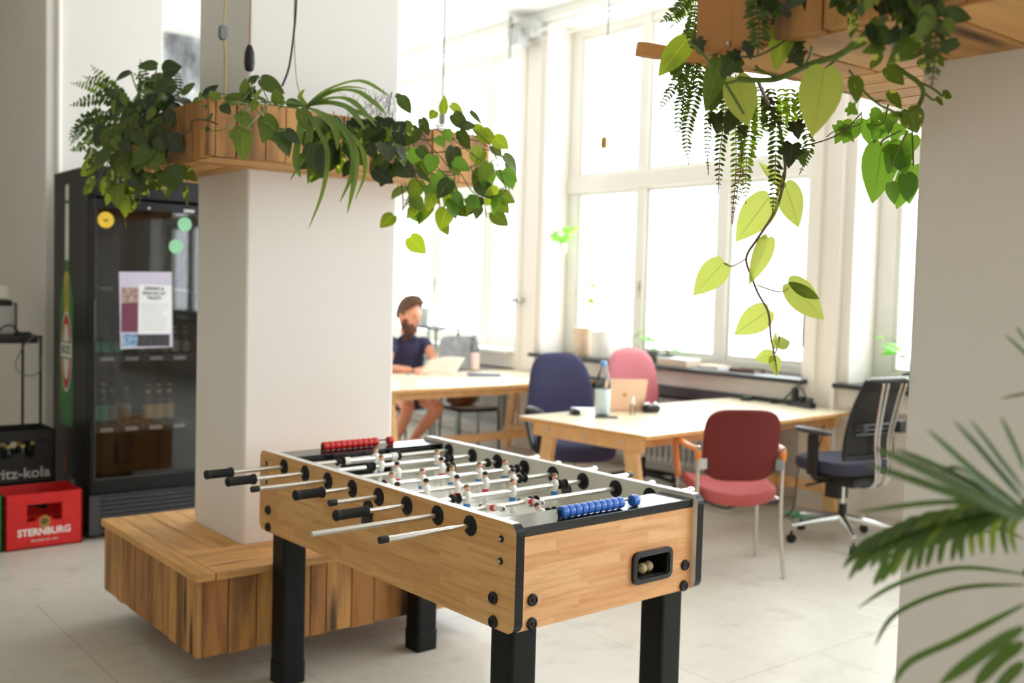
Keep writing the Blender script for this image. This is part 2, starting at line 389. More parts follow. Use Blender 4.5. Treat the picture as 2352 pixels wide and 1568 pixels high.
window(1, 7.75, 10.6, [8.625, 9.56], False)
window(2, 4.43, 7.344, [5.44, 6.37])
window(3, 1.1, 4.04, [2.1, 3.05])
window(4, -2.3, .72, [-1.3, -.3])
window(5, -5.7, -2.6, [-4.7, -3.6])
mb = MB(); mb.box(6.285, 6.3, 4.405, 4.428, 1.16, 1.44)
tag(mb.build('lock_plate', M['dgrey']), 'narrow dark metal lock plate on the right jamb of the middle window', 'lock')
for y, lb_ in ((7.62, 'small round metal fitting on the pier between the two windows'), (7.72, 'small round metal fitting at the left edge of the pier beside the left window')):
    mb = MB(); mb.lathe([(.015, 0), (.015, .03), (.026, .035), (.028, .05), (.015, .06)], 12, MT((6.3, y, 1.42), (0, 1, 0), (0, 0, 1)) @ Matrix.Diagonal((1, 1, -1, 1)))
    tag(mb.build('wall_fitting', M['steel'], smooth=True), lb_, 'fitting')
# columns
def column(name, x0, x1, y0, y1, z1, lab):
    m = MB(); m.box(x0, x1, y0, y1, 0, z1); return struct(m.build(name, M['wall'], bevel=.012, seg=3), lab)
column('column', 1.773, 2.485, 3.915, 4.43, ZC, 'white plastered column inside the wooden bench')
column('column', 1.886, 2.6, .563, 1.078, ZC, 'grey white column at the right edge of the photo')
mb = MB(); mb.box(1.824, 2.588, 7.1, YB, 0, ZC)
struct(mb.build('wall_middle', M['wall'], bevel=.01))
mb = MB(); mb.tube([(1.90, 7.09, 0), (1.90, 7.09, ZC)], .018, 10)
struct(mb.build('trim_3', M['wallw'], smooth=True))

# radiators
def radiator(y0, y1, lab, x=6.33, z0=.14, z1=.62):
    t = thing('radiator', lab, 'radiator', (x, (y0+y1)/2, 0), 0, 'ribbed radiators under the windows'); cy = (y0+y1)/2
    f = MB(); n = int((y1-y0)/.062)
    for k in range(n):
        y = y0+(k+.5)*(y1-y0)/n-cy
        for dx in (.0, .06, .12): f.tube([(dx, y, z0), (dx, y, z1)], .019, 6)
        f.box(-.02, .14, y-.024, y+.024, z1-.01, z1+.035); f.box(-.02, .14, y-.024, y+.024, z0-.03, z0+.02)
    f.build('ribs', M['lgrey'], t, smooth=True)
    q = MB(); q.tube([(.06, y0-cy+.03, .12), (.06, y0-cy-.04, .12), (.06, y0-cy-.04, 0)], .014); q.build('pipe', M['lgrey'], t, smooth=True)
    q = MB(); q.tube([(.06, y1-cy+.0, .12), (.06, y1-cy+.04, .12), (.06, y1-cy+.04, 0)], .014); q.build('pipe', M['lgrey'], t, smooth=True)
radiator(8.0, 10.2, 'pale ribbed radiator under the left window behind the seated man')
radiator(4.75, 6.9, 'pale ribbed radiator under the middle window behind the right desk')
mb = MB(); mb.box(6.255, 6.299, 4.43, 7.34, .69, .765)
tag(mb.build('radiator_cover', M['dgrey']), 'long dark grey strip above the radiator under the middle window', 'radiator cover')
mb = MB(); mb.box(6.12, 6.3, 7.76, 10.6, .70, .73); 
tag(mb.build('radiator_shelf', M['lgrey']), 'pale grey shelf above the radiator under the left window', 'shelf')

# poster on the far wall
def smoke_mat():
    m, nt, b = mk('smoke_print'); co = coord(nt, 1, 1, .5); f = noise(nt, 2.6, 7, co, .6)
    nt.links.new(ramp(nt, f, [(.36, srgb((70, 72, 76))), (.5, srgb((150, 152, 156))), (.6, srgb((225, 230, 230)))]), b.inputs['Base Color']); b.inputs['Roughness'].default_value = .5
    return m
p0 = on(372, 4, 'y', YB-.03); 
t = thing('wall_poster', 'large grey and white smoky poster on the far wall behind the planter', 'poster', (p0.x+.55, YB-.02, p0.z-.8))
MB().box(-.6, .6, -.012, .015, -.8, .8).build('print', smoke_mat(), t); 
mb = MB(); mb.box(-.61, .61, -.016, .016, .8, .82); mb.box(-.61, .61, -.016, .016, -.82, -.8); mb.build('frame_rail', M['white'], t)

# ceiling light tube
c0 = on(915, 70, 'z', 4.0); c1 = on(1012, 96, 'z', 4.0)
t = thing('ceiling_tube', 'slim white tube lamp crossing under the ceiling by the left window', 'lamp', tuple((c0+c1)/2)); c = (c0+c1)/2
d = (c1-c0)/2*1.0
mb = MB(); mb.tube([-d*2.5, d], .02, 10); mb.build('tube', M['white'], t, smooth=True)
mb = MB(); mb.tube([-d*.6, -d*.6+Vector((0, 0, .12))], .006); mb.tube([d*.6, d*.6+Vector((0, 0, .12))], .006); mb.build('hanger', M['white'], t)
# pendant bulb, pendant cords
b0 = at(1388, 322, 5.6)
t = thing('pendant_lamp', 'bare pear shaped glass bulb hanging on a cord before the middle window', 'lamp', tuple(b0))
mb = MB(); mb.tube(smoothpath([(0, 0, 0), (.004, .002, .5), (0.01, -.01, ZC-b0.z)]), .0035, 6); mb.build('cord', M['grey'], t)
mb = MB(); mb.lathe([(.008, .02), (.018, .012), (.02, -.03), (.014, -.045)], 14); mb.build('socket', plain('brass', (170, 140, 80), .3, .8), t, smooth=True)
mb = MB(); mb.lathe([(.014, -.04), (.022, -.06), (.05, -.10), (.058, -.125), (.052, -.15), (.03, -.17), (.004, -.178)], 20); mb.build('bulb', thinglass('bulb_glass', (.98, .95, .85), .8), t, smooth=True)
b0 = at(1017, 240, 5.2)
t = thing('hanging_cable', 'thin grey cable hanging before the left window above the right end of the left planter', 'cable', tuple(b0))
mb = MB(); mb.tube([(0, 0, -.05), (0, 0, ZC-b0.z)], .004, 6); mb.build('cord', M['grey'], t)
mb = MB(); mb.lathe([(.012, -.1), (.016, -.09), (.016, -.05), (.005, -.04)], 10); mb.build('plug', M['grey'], t)
# ================================================================ pallet wood bench and planters
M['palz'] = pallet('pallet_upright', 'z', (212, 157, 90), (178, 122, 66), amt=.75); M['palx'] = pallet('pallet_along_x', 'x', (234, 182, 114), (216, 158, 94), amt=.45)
M['paly'] = pallet('pallet_along_y', 'y', (234, 182, 114), (208, 152, 88), amt=.45)
def boards_x(mb, x0, x1, y, th, z0, z1, wmin=.07, wmax=.13, rnd=random, gap=.004):   # upright boards side by side along x
    x = x0
    while x < x1-.02:
        wd = min(rnd.uniform(wmin, wmax), x1-x)
        if x1-x-wd < .04: wd = x1-x
        j = rnd.uniform(-.003, .003); mb.box(x+gap/2, x+wd-gap/2, y+j, y+th+j, z0+rnd.uniform(0, .006), z1, tint=rnd.random()); x += wd
def boards_y(mb, y0, y1, x, th, z0, z1, wmin=.07, wmax=.13, rnd=random, gap=.004):
    y = y0
    while y < y1-.02:
        wd = min(rnd.uniform(wmin, wmax), y1-y)
        if y1-y-wd < .04: wd = y1-y
        j = rnd.uniform(-.003, .003); mb.box(x+j, x+th+j, y+gap/2, y+wd-gap/2, z0+rnd.uniform(0, .006), z1, tint=rnd.random()); y += wd
rb = random.Random(5)
BX0, BX1, BY0, BY1 = 1.44, 2.82, 3.573, 4.673
t = thing('wooden_bench', 'square bench of reclaimed pallet boards built round the white column', 'bench', ((BX0+BX1)/2, (BY0+BY1)/2, 0))
o_ = Vector((-(BX0+BX1)/2, -(BY0+BY1)/2, 0))
def lb(mb, name, mat, **k): o = mb.build(name, mat, t, **k); o.location = o_; return o
mb = MB(); boards_x(mb, BX0+.025, BX1-.025, BY0+.012, .022, .12, .412, rnd=rb); lb(mb, 'front_panel', M['palz'], bevel=.002)
mb = MB(); boards_y(mb, BY0+.012, BY1-.012, BX0+.012, .022, .12, .412, .06, .12, rnd=rb); lb(mb, 'side_panel', M['palz'], bevel=.002)
mb = MB(); boards_y(mb, BY0+.012, BY1-.012, BX1-.034, .022, .12, .412, rnd=rb); lb(mb, 'side_panel', M['palz'], bevel=.002)
mb = MB(); boards_x(mb, BX0+.025, BX1-.025, BY1-.034, .022, .12, .412, rnd=rb); lb(mb, 'back_panel', M['palz'], bevel=.002)
mb = MB(); mb.box(BX0, BX0+.075, BY0, BY1, .412, .4415, tint=.35); lb(mb, 'edge_board', M['paly'], bevel=.004)
mb = MB(); mb.box(BX1-.075, BX1, BY0, BY1, .412, .4415, tint=.5); lb(mb, 'edge_board', M['paly'], bevel=.004)
mb = MB(); mb.box(BX0+.078, 2.11, BY0-.004, BY0+.17, .412, .4405, tint=.2); mb.box(2.113, BX1-.078, BY0, BY0+.17, .412, .4415, tint=.1)
mb.box(BX0+.078, BX1-.078, BY0+.173, 3.912, .412, .4405, tint=.35); lb(mb, 'seat_board', M['palx'], bevel=.003)
mb = MB(); mb.box(BX0+.078, 1.64, 3.914, BY1-.002, .412, .4405, tint=.3); mb.box(1.643, 1.77, 3.914, BY1-.002, .412, .441, tint=.15); lb(mb, 'seat_board', M['paly'], bevel=.003)
mb = MB(); mb.box(2.488, BX1-.078, 3.914, BY1-.002, .412, .4405, tint=.4); lb(mb, 'seat_board', M['paly'], bevel=.003)
mb = MB(); mb.box(1.772, 2.486, 4.433, BY1, .412, .4405, tint=.4); lb(mb, 'seat_board', M['palx'], bevel=.003)
mb = MB(); mb.box(1.69, 1.76, 3.95, 4.42, 0, .41); lb(mb, 'plinth', M['palx'])
mb = MB(); mb.box(2.50, 2.57, 3.95, 4.42, 0, .41); lb(mb, 'plinth', M['palx'])
mb = MB(); mb.box(1.69, 2.57, 4.44, 4.52, 0, .41); lb(mb, 'plinth', M['palx'])

def planter(label, x0, x1, y0, y1, z0, z1, cx0, cx1, cy0, cy1, seed, under):
    global t, o_
    r_ = random.Random(seed); t = thing('hanging_planter', label, 'planter', ((x0+x1)/2, (y0+y1)/2, z0)); o_ = Vector((-(x0+x1)/2, -(y0+y1)/2, -z0)); T = .024; zb = z0+.02; zp = z0+.001
    mb = MB(); boards_x(mb, x0+T, x1-T, y0, T, zp, z1, .06, .15, r_); lb(mb, 'front_panel', M['palz'], bevel=.002)
    mb = MB(); boards_x(mb, x0+T, x1-T, y1-T, T, zp, z1, .06, .15, r_); lb(mb, 'back_panel', M['palz'], bevel=.002)
    mb = MB(); boards_y(mb, y0, y1, x0, T, zp, z1, .07, .14, r_); lb(mb, 'side_panel', M['palz'], bevel=.002)
    mb = MB(); boards_y(mb, y0, y1, x1-T, T, zp, z1, .07, .14, r_); lb(mb, 'side_panel', M['palz'], bevel=.002)
    a = MB(); b = MB()
    def lay(m, X0, X1, Y0, Y1, along, n):
        for k in range(n):
            if along == 'x': h = (Y1-Y0)/n; m.box(X0, X1, Y0+k*h+.003, Y0+(k+1)*h-.003, z0, zb, tint=r_.random())
            else: h = (X1-X0)/n; m.box(X0+k*h+.003, X0+(k+1)*h-.003, Y0, Y1, z0, zb, tint=r_.random())
    lay(a, x0+T+.003, x1-T-.003, y0+T+.003, cy0-.002, 'x', 3); a2 = MB(); b2 = MB()
    if under: lay(a2, x0+T+.003, cx0, cy0, y1-T-.003, 'x', 5); lay(b2, cx0+.004, x1-T-.003, cy1+.002, y1-T-.003, 'y', 11)
    else: lay(a2, x0+T+.003, x1-T-.003, cy1+.002, y1-T-.003, 'x', 3); lay(b2, x0+T+.003, cx0-.002, cy0, cy1, 'y', 3)
    lay(b, cx1+.002, x1-T-.003, cy0, cy1, 'y', 3)
    lb(a, 'bottom_board', M['palx'], bevel=.002); lb(b, 'bottom_board', M['paly'], bevel=.002); lb(a2, 'bottom_board', M['palx'], bevel=.002); lb(b2, 'bottom_board', M['paly'], bevel=.002)
    s = MB(); zs = z1-.05; s.box(x0+T, x1-T, y0+T, cy0-.01, zb, zs); s.box(x0+T, x1-T, cy1+.01, y1-T, zb, zs); s.box(x0+T, cx0-.01, cy0-.01, cy1+.01, zb, zs); s.box(cx1+.01, x1-T, cy0-.01, cy1+.01, zb, zs)
    lb(s, 'soil', M['soil'])
    return t
PZ = 1.974
planter('long pallet wood planter box hung round the white column above the bench', 1.494, 2.78, 3.632, 4.71, PZ, 2.19, 1.773, 2.485, 3.915, 4.43, 3, False)
p2 = planter('pallet wood planter box seen from below at the top right corner', 1.532, 2.9, .28, 1.352, PZ, 2.24, 1.886, 2.6, .563, 1.078, 12, True)
mb = MB()
for q in [(1672, 100), (1727, 62)]:
    p = on(q[0], q[1], 'x', 1.530); mb.ball(p, .0045, 8)
o = mb.build('screw', M['steel'], p2, smooth=True); o.location = o_
mb = MB(); s0 = on(1462, 112, 'y', 1.56); s1 = Vector((1.86, 1.36, 2.0))
d = s1-s0; mb.box(0, d.length, -.014, .014, -.011, .011, M=MT(s0, d, (0, 0, 1)) ); o = mb.build('batten', M['palx'], p2, bevel=.002); o.location = o_

# ================================================================ drinks fridge with glass door
FX, FY, FW_, FD, FH = 1.801, 6.055, .70, .76, 2.165
fr = thing('drinks_fridge', 'tall black drinks fridge with a glass door behind the column', 'fridge', (FX+FW_/2, FY+FD/2, 0)); fo = Vector((-FX-FW_/2, -FY-FD/2, 0))
def fb(mb, name, mat, parent=None, **k):
    o = mb.build(name, mat, parent or fr, **k)
    if parent is None: o.location = fo
    return o
x0, x1, y0, y1 = FX, FX+FW_, FY, FY+FD
mb = MB(); y2 = y0+.05; w_ = .035
mb.box(x0, x0+w_, y2, y1, .03, FH); mb.box(x1-w_, x1, y2, y1, .03, FH); mb.box(x0+w_, x1-w_, y1-w_, y1, .03, FH); mb.box(x0+w_, x1-w_, y2, y1-w_, FH-.16, FH); mb.box(x0+w_, x1-w_, y2, y1-w_, .03, .30)
fb(mb, 'cabinet', M['fridgeb'], bevel=.006)
mb = MB(); mb.box(x0, x1, y0, y0+.045, 1.985, FH); fb(mb, 'header_panel', M['fridgeb'], bevel=.01)
mb = MB()
for k in range(8): z = .045+.026*k; mb.box(x0+.06, x1-.06, y0+.002, y0+.03, z, z+.015)
mb.box(x0, x0+.06, y0, y0+.045, .03, .262); mb.box(x1-.06, x1, y0, y0+.045, .03, .262); mb.box(x0, x1, y0+.02, y0+.045, .03, .262)
fb(mb, 'vent_grille', M['dgrey'], bevel=.003)
mb = MB()
for xx in (x0+.05, x1-.05):
    for yy in (y0+.1, y1-.08): mb.cyl((xx, yy, 0), (xx, yy, .03), .02)
fb(mb, 'foot', M['black'])
gx0, gx1, gz0, gz1 = x0+.022, x1-.022, .358, 1.922
mb = MB(); d0, d1 = .275, 1.975
mb.box(x0, gx0, y0-.01, y0+.04, d0, d1); mb.box(gx1, x1, y0-.01, y0+.04, d0, d1); mb.box(gx0, gx1, y0-.01, y0+.04, d0, gz0); mb.box(gx0, gx1, y0-.01, y0+.04, gz1, d1)
door = fb(mb, 'door', M['fridgeb'], bevel=.004)
def fdoor(mb, name, mat, **k): o = mb.build(name, mat, door, **k); return o
M['fglass'] = thinglass('fridge_glass', (.80, .81, .82), 1.3, .01)
mb = MB(); mb.box(gx0, gx1, y0+.0, y0+.006, gz0, gz1); fdoor(mb, 'glass_pane', M['fglass'])
mb = MB(); mb.box(x0+.004, x0+.02, y0-.028, y0-.01, 1.14, 1.40); fdoor(mb, 'door_handle', M['black'], bevel=.004)
mb = MB(); mb.box(gx0, gx0+.005, y0-.012, y0-.008, gz0, gz1); mb.box(gx0, gx1, y0-.012, y0-.008, gz0-.004, gz0+.003); fdoor(mb, 'trim_strip', M['dgrey'])
mb = MB(); mb.cyl((2.126, y0-.012, 1.939), (2.126, y0-.008, 1.939), .008); fdoor(mb, 'screw', M['lgrey'])
mb = MB(); mb.box(2.335, 2.40, y0-.0115, y0-.009, 1.929, 1.947); fdoor(mb, 'name_plate', M['lgrey'])
SH = [1.065, .645, 1.48]
for z in SH:
    mb = MB()
    for k in range(13): x = x0+.05+k*(FW_-.1)/12; mb.cyl((x, y0+.12, z-.006), (x, y1-.06, z-.006), .0025, n=5)
    for yy in (y0+.12, y0+.35, y1-.06): mb.cyl((x0+.04, yy, z-.009), (x1-.04, yy, z-.009), .003, n=5)
    s = fb(mb, 'shelf', M['lgrey'])
    q = MB(); q.box(x0+.045, x1-.045, y0+.105, y0+.112, z-.035, z-.003); q.build('price_rail', M['dgrey'], s)
    q = MB()
    for k in range(4): a = x0+.09+.145*k; q.box(a, a+.075, y0+.101, y0+.105, z-.03, z-.008)
    q.build('price_tag', M['paper'], s)
# stickers on the door
def sticker(p, r, mat, name, label, txt=None):
    s = thing(name, label, 'sticker', p)
    mb = MB(); mb.lathe([(r, 0), (r, .0012)], 28, MT((0, 0, 0), (1, 0, 0), (0, 0, 1))); mb.build('disc', mat, s)
    if txt: text(txt, r*.9, M['black'], s, MT((0, -.0016, 0), (1, 0, 0), (0, 0, 1)))
    return s
sticker((1.882, y0-.001, 1.855), .046, plain('yellow_vinyl', (236, 198, 48), .5), 'round_sticker', 'round yellow sticker at the top left of the fridge glass', 'w')
gm = plain('mint_vinyl', (150, 214, 168), .5)
sticker((2.344, y0-.001, 1.858), .043, gm, 'round_sticker', 'upper round mint green sticker on the fridge glass')
sticker((2.292, y0-.001, 1.722), .043, gm, 'round_sticker', 'lower round mint green sticker on the fridge glass')
# notice taped to the door
nt_ = thing('notice', 'white printed notice with photos taped to the fridge glass', 'notice', (2.118, y0-.003, 1.34), 0)
Mn = MT((0, 0, 0), (1, 0, 0), (0, 0, 1))
def card(x0_, x1_, z0_, z1_, y_, mat, name, par): m_ = MB(); m_.box(x0_, x1_, y_-.0006, y_, z0_, z1_); return m_.build(name, mat, par)
sh = card(-.155, .155, -.225, .225, 0, plain('lilac_paper', (206, 200, 222), .6), 'sheet', nt_); sh.rotation_euler = (0, R(-1.5), 0)
card(-.045, .15, -.14, .15, -.0012, M['paper'], 'sheet', nt_)
card(-.145, -.05, -.13, .04, -.0012, plain('plum_print', (112, 52, 78), .6), 'picture', nt_)
card(-.145, -.05, .04, .13, -.0012, plain('photo_print', (166, 140, 132), .6, var=.6, vs=40), 'picture', nt_)
card(-.05, .14, -.215, -.145, -.0012, plain('dark_print', (54, 52, 60), .6, var=.5, vs=50), 'picture', nt_)
card(-.14, -.05, -.215, -.14, -.0012, plain('blue_print', (130, 160, 196), .6, var=.6, vs=50), 'picture', nt_)
for k, s_ in enumerate(('DRINKS &', 'SNACKS AT', 'TRUST!')):
    text(s_, .026, M['dgrey'], nt_, MT((.045, -.0025, .127-.028*k), (1, 0, 0), (0, 0, 1)), bold=.0006)
mb = MB(); rn = random.Random(2)
for k in range(9): mb.box(-.03, .09+rn.random()*.045, -.0022, -.0016, .03-.018*k, .0315-.018*k+.002)
mb.build('lettering', M['lgrey'], nt_)
# printed bottle on the fridge's side
sd = Matrix(((0, 0, -1, FX-.001), (-1, 0, 0, 6.52), (0, 1, 0, 0), (0, 0, 0, 1)))   # x runs towards the door, y up, z out of the side
def flat(pts, mat, name, lift): m_ = MB(); m_.prism(pts, lift, lift+.0006, sd); return fb(m_, name, mat)
bg_ = plain('bottle_green_print', (30, 120, 50), .35, var=.3, vs=6); wh = plain('label_print', (240, 240, 232), .45, var=.05)
prof = [(-.035, 2.06), (-.04, 1.97), (-.045, 1.62), (-.06, 1.54), (-.125, 1.40), (-.14, 1.30), (-.145, .70), (-.13, .62)]
flat([(x, z) for x, z in prof]+[(-x, z) for x, z in reversed(prof)], bg_, 'bottle_print', .0002)
flat([(-.035, 1.985), (.035, 1.985), (.035, 2.065), (.02, 2.08), (-.02, 2.08), (-.035, 2.065)], wh, 'cap_print', .0008)
flat([(-.04, 1.625), (.04, 1.625), (.036, 1.965), (-.036, 1.965)], wh, 'neck_label', .0008)
flat(rrect(.10, .27, .045, 4, 0, 1.42), plain('yellow_glow_print', (190, 176, 40), .4, var=.25, vs=8), 'shine_print', .0008)
el = lambda rx, rz, c_: [(rx*math.cos(2*PI*k/36), c_+rz*math.sin(2*PI*k/36)) for k in range(36)]
rdp = plain('red_print', (196, 44, 42), .4)
flat(el(.112, .245, 1.07), wh, 'label_oval', .0012); flat(el(.100, .228, 1.07), rdp, 'label_ring', .0018); flat(el(.066, .17, 1.07), wh, 'label_field', .0024)
flat([(-.108, 1.035), (.108, 1.035), (.108, 1.125), (-.108, 1.125)], wh, 'label_band', .0030)
flat([(-.108, 1.125), (.108, 1.125), (.108, 1.132), (-.108, 1.132)], M['black'], 'label_line', .0032); flat([(-.108, 1.028), (.108, 1.028), (.108, 1.035), (-.108, 1.035)], M['black'], 'label_line', .0032)
o = text("BECK'S", .07, M['black'], fr, sd @ Matrix.Translation((0, 1.08, .0040)), xs=.85, bold=.001); o.location = fo
flat([(-.02, .33), (.02, .33), (.02, .45), (-.02, .45)], rdp, 'mark_print', .0008)
o = text('beer', .06, M['lgrey'], fr, sd @ Matrix.Translation((.14, .30, .001)), 'lettering'); o.location = fo
# bottles inside
def bottle(name, label, group, x, y, z, glass, lab, cap, h=.235, r=.031, bands=1):
    b = thing(name, label, 'bottle', (x, y, z), 0, group)
    mb = MB(); mb.lathe([(r*.9, 0), (r, .006), (r, h*.55), (r*.85, h*.64), (r*.42, h*.78), (r*.40, h*.96), (r*.44, h*.965), (r*.44, h*.99)], 16); mb.build('body', glass, b, smooth=True)
    mb = MB(); mb.lathe([(r+.0008, h*.12), (r+.0008, h*.48)], 16, cap=False); mb.build('label', lab, b, smooth=True)
    mb = MB(); mb.lathe([(r*.45, h*.72), (r*.43, h*.86)], 12, cap=False); mb.build('neck_label', lab, b, smooth=True)
    mb = MB(); mb.lathe([(r*.46, h*.965), (r*.46, h), (r*.3, h*1.01)], 12); mb.build('cap', cap, b, smooth=True)
    return b
amber = plain('amber_glass', (70, 40, 18), .1, var=.1); clear = plain('dark_bottle_glass', (40, 40, 36), .1); grn = plain('green_glass', (30, 90, 60), .1)
gold = plain('golden_label', (226, 196, 120), .5, var=.2, vs=60); grey_l = plain('grey_label', (150, 150, 140), .5, var=.2, vs=60); mint = plain('mint_label', (90, 200, 170), .5, var=.3, vs=50)
b = bottle('beer_bottle', 'brown bottle with a golden label on the lower fridge shelf beside the column', 'golden label bottles in the fridge', 2.197, 6.24, SH[1], amber, gold, gold)
b['label'] = 'leftmost of three golden labelled beer bottles on the lower fridge shelf'
for k, x in enumerate((2.262, 2.327)): c = copy_tree(b); c.location = (x, 6.24, SH[1]); c['label'] = ('middle of three golden labelled beer bottles on the lower fridge shelf', 'rightmost of three golden labelled beer bottles on the lower fridge shelf')[k]
b = bottle('cola_bottle', 'dark bottle with a grey label in the middle of the lower fridge shelf', 'grey label bottles in the fridge', 1.99, 6.26, SH[1], clear, grey_l, M['black'], .25, .034)
c = copy_tree(b); c.location = (2.085, 6.30, SH[1]); b['label'] = 'left one of two grey labelled dark bottles on the lower fridge shelf'; c['label'] = 'right one of two grey labelled dark bottles on the lower fridge shelf'
b = bottle('lemonade_bottle', 'bottle with a mint green label at the left of the lower fridge shelf', 'mint label bottles in the fridge', 1.868, 6.24, SH[1], grn, mint, M['white'], .25, .031)
c = copy_tree(b); c.location = (1.932, 6.25, SH[1]); c['label'] = 'second bottle from the left on the lower fridge shelf, with a mint label'
b = bottle('lemonade_bottle', 'mint labelled bottle at the left of the upper fridge shelf', 'bottles on the upper left of the fridge', 1.87, 6.22, SH[0], grn, mint, M['green'], .17, .033)
b['label'] = 'leftmost mint labelled bottle on the upper fridge shelf'
for k, x in enumerate((1.94, 2.01)): c = copy_tree(b); c.location = (x, 6.22, SH[0]); c['label'] = ('second mint labelled bottle from the left on the upper fridge shelf', 'third mint labelled bottle from the left on the upper fridge shelf')[k]
b = bottle('juice_bottle', 'small amber bottle at the right of the upper fridge shelf', 'amber bottles on the upper right shelf of the fridge', 2.14, 6.22, SH[0], amber, grey_l, gold, .17, .031)
b['label'] = 'first of five small amber bottles in the row on the upper fridge shelf'
for k, x in enumerate((2.21, 2.28, 2.35, 2.42)): c = copy_tree(b); c.location = (x, 6.22, SH[0]); c['label'] = '%s of five small amber bottles in the row on the upper fridge shelf' % ('second', 'third', 'fourth', 'last')[k]
for z_, n_, lab_ in ((1.48, 5, 'upper'),):
    b = None

# ================================================================ drink crates
def crate(label, x, y, z, mat, w=.41, d=.31, h=.31, hole=True, rz=0):
    c = thing('drinks_crate', label, 'crate', (x+w/2, y+d/2, z), rz); T = .012
    mb = MB()
    def wall(M4, L, hh):
        if not hole: mb.prism([(-L/2, 0), (L/2, 0), (L/2, hh), (-L/2, hh)], 0, T, M4); return
        hx, z0_, z1_ = .092, hh*.50, hh*.80
        mb.prism([(-L/2, 0), (L/2, 0), (L/2, z0_-.018), (-L/2, z0_-.018)], 0, T, M4); mb.prism([(-L/2, z1_), (L/2, z1_), (L/2, hh), (-L/2, hh)], 0, T, M4)
        mb.prism([(-L/2, z0_-.018), (-hx, z0_-.018), (-hx, z1_), (-L/2, z1_)], 0, T, M4); mb.prism([(hx, z0_-.018), (L/2, z0_-.018), (L/2, z1_), (hx, z1_)], 0, T, M4)
        bump_ = [(-hx, z0_-.018), (hx, z0_-.018), (hx, z0_-.004), (hx*.55, z0_-.002)]+[(hx*.45*math.cos(a), z0_+.022*math.sin(a)) for a in (0, .5, 1, 1.57, 2.1, 2.6, 3.14)]+[(-hx*.55, z0_-.002), (-hx, z0_-.004)]
        mb.prism(bump_, 0, T, M4)
    wall(MT((0, -d/2+T, 0), (1, 0, 0), (0, 0, 1)), w, h); wall(MT((0, d/2, 0), (1, 0, 0), (0, 0, 1)), w, h)
    hole2 = hole; hole = False; wall(MT((-w/2, 0, 0), (0, 1, 0), (0, 0, 1)), d, h); wall(MT((w/2-T, 0, 0), (0, 1, 0), (0, 0, 1)), d, h)
    mb.box(-w/2, w/2, -d/2, d/2, 0, .012)
    mb.build('shell', mat, c, bevel=.003)
    q = MB()
    for k in range(1, 5): q.box(-w/2+k*w/5-.003, -w/2+k*w/5+.003, -d/2+T, d/2-T, .01, h*.55)
    for k in range(1, 4): q.box(-w/2+T, w/2-T, -d/2+k*d/4-.003, -d/2+k*d/4+.003, .01, h*.55)
    q.build('divider', mat, c)
    return c
cr = crate('bright red beer crate standing on the floor left of the fridge', 1.352, 6.05, 0, M['red'])
Mt = MT((0, -.155-.0008, 0), (1, 0, 0), (0, 0, 1))
text('STERNBURG', .055, M['white'], cr, Mt @ Matrix.Translation((0, .092, 0)), xs=.92, bold=.0016)
text('BRAUEREI SEIT 1822', .016, M['white'], cr, Mt @ Matrix.Translation((0, .045, 0)))
mb = MB(); mb.lathe([(.03, 0), (.03, .0008)], 20, Mt @ Matrix.Translation((0, .148, 0)) @ Matrix.Diagonal((1, 1.2, 1, 1))); mb.build('emblem', plain('dull_gold', (170, 128, 62), .5), cr)
mb = MB(); mb.lathe([(.02, 0), (.02, .0016)], 16, Mt @ Matrix.Translation((0, .150, 0))); mb.build('emblem', plain('olive', (96, 84, 40), .5), cr)
crate('green crate standing at the left edge of the photo beside the red crate', .935, 6.06, 0, M['green'])
crate('black crate standing on the floor behind the red crate', 1.30, 6.37, 0, M['blackm'])
cb = crate('black cola crate stacked behind the red crate under the high table', 1.29, 6.375, .311, M['blackm'])
text('fritz-kola', .085, M['lgrey'], cb, Mt @ Matrix.Translation((.015, .06, 0)), bold=.0008, xs=1.05)
c = bottle('cola_bottle', 'first bottle in the front row of the upper black crate', 'bottles in the black crate', 1.38, 6.46, .324, clear, gold, gold, .24, .03)
for k, (x, y) in enumerate(((1.46, 6.46), (1.54, 6.46), (1.62, 6.46), (1.38, 6.56), (1.46, 6.56), (1.54, 6.56), (1.62, 6.56))): q = copy_tree(c); q.location = (x, y, .324); q['label'] = '%s bottle in the %s row of the upper black crate' % (('second', 'third', 'last')[k] if k < 3 else ('first', 'second', 'third', 'last')[k-3], 'front' if k < 3 else 'back')

# ================================================================ high table with printer
t = thing('high_table', 'high narrow table with thin black legs at the left edge holding the printer', 'table', (1.16, 6.945, 0))
mb = MB(); mb.box(-.56, .555, -.23, .23, 1.14, 1.157); mb.build('tabletop', M['dgrey'], t, bevel=.003)
for sx in (-.545, .545):
    for sy in (-.215, .215): mb = MB(); mb.box(sx-.007, sx+.007, sy-.007, sy+.007, 0, 1.14); mb.build('leg', M['black'], t)
mb = MB(); mb.box(-.53, .53, -.22, -.2, 1.11, 1.14); mb.build('apron', M['black'], t)
t = thing('printer', 'white and black printer standing on the high table at the left edge', 'printer', (1.36, 6.93, 1.157))
mb = MB(); mb.box(-.24, .21, -.17, .19, 0, .20); mb.build('body', M['lgrey'], t, bevel=.02)
mb = MB(); mb.box(-.242, .19, -.175, 0, .18, .215); mb.build('paper_slot', M['black'], t, bevel=.006)
mb = MB(); mb.box(-.24, .18, -.16, .17, .215, .30); mb.build('lid', M['white'], t, bevel=.015)
mb = MB(); mb.box(-.2, .1, -.12, .12, .30, .325); mb.build('feeder', M['black'], t, bevel=.006)
mb = MB(); mb.box(.205, .225, -.15, .12, .0, .2); mb.build('side_cover', M['dgrey'], t, bevel=.01)
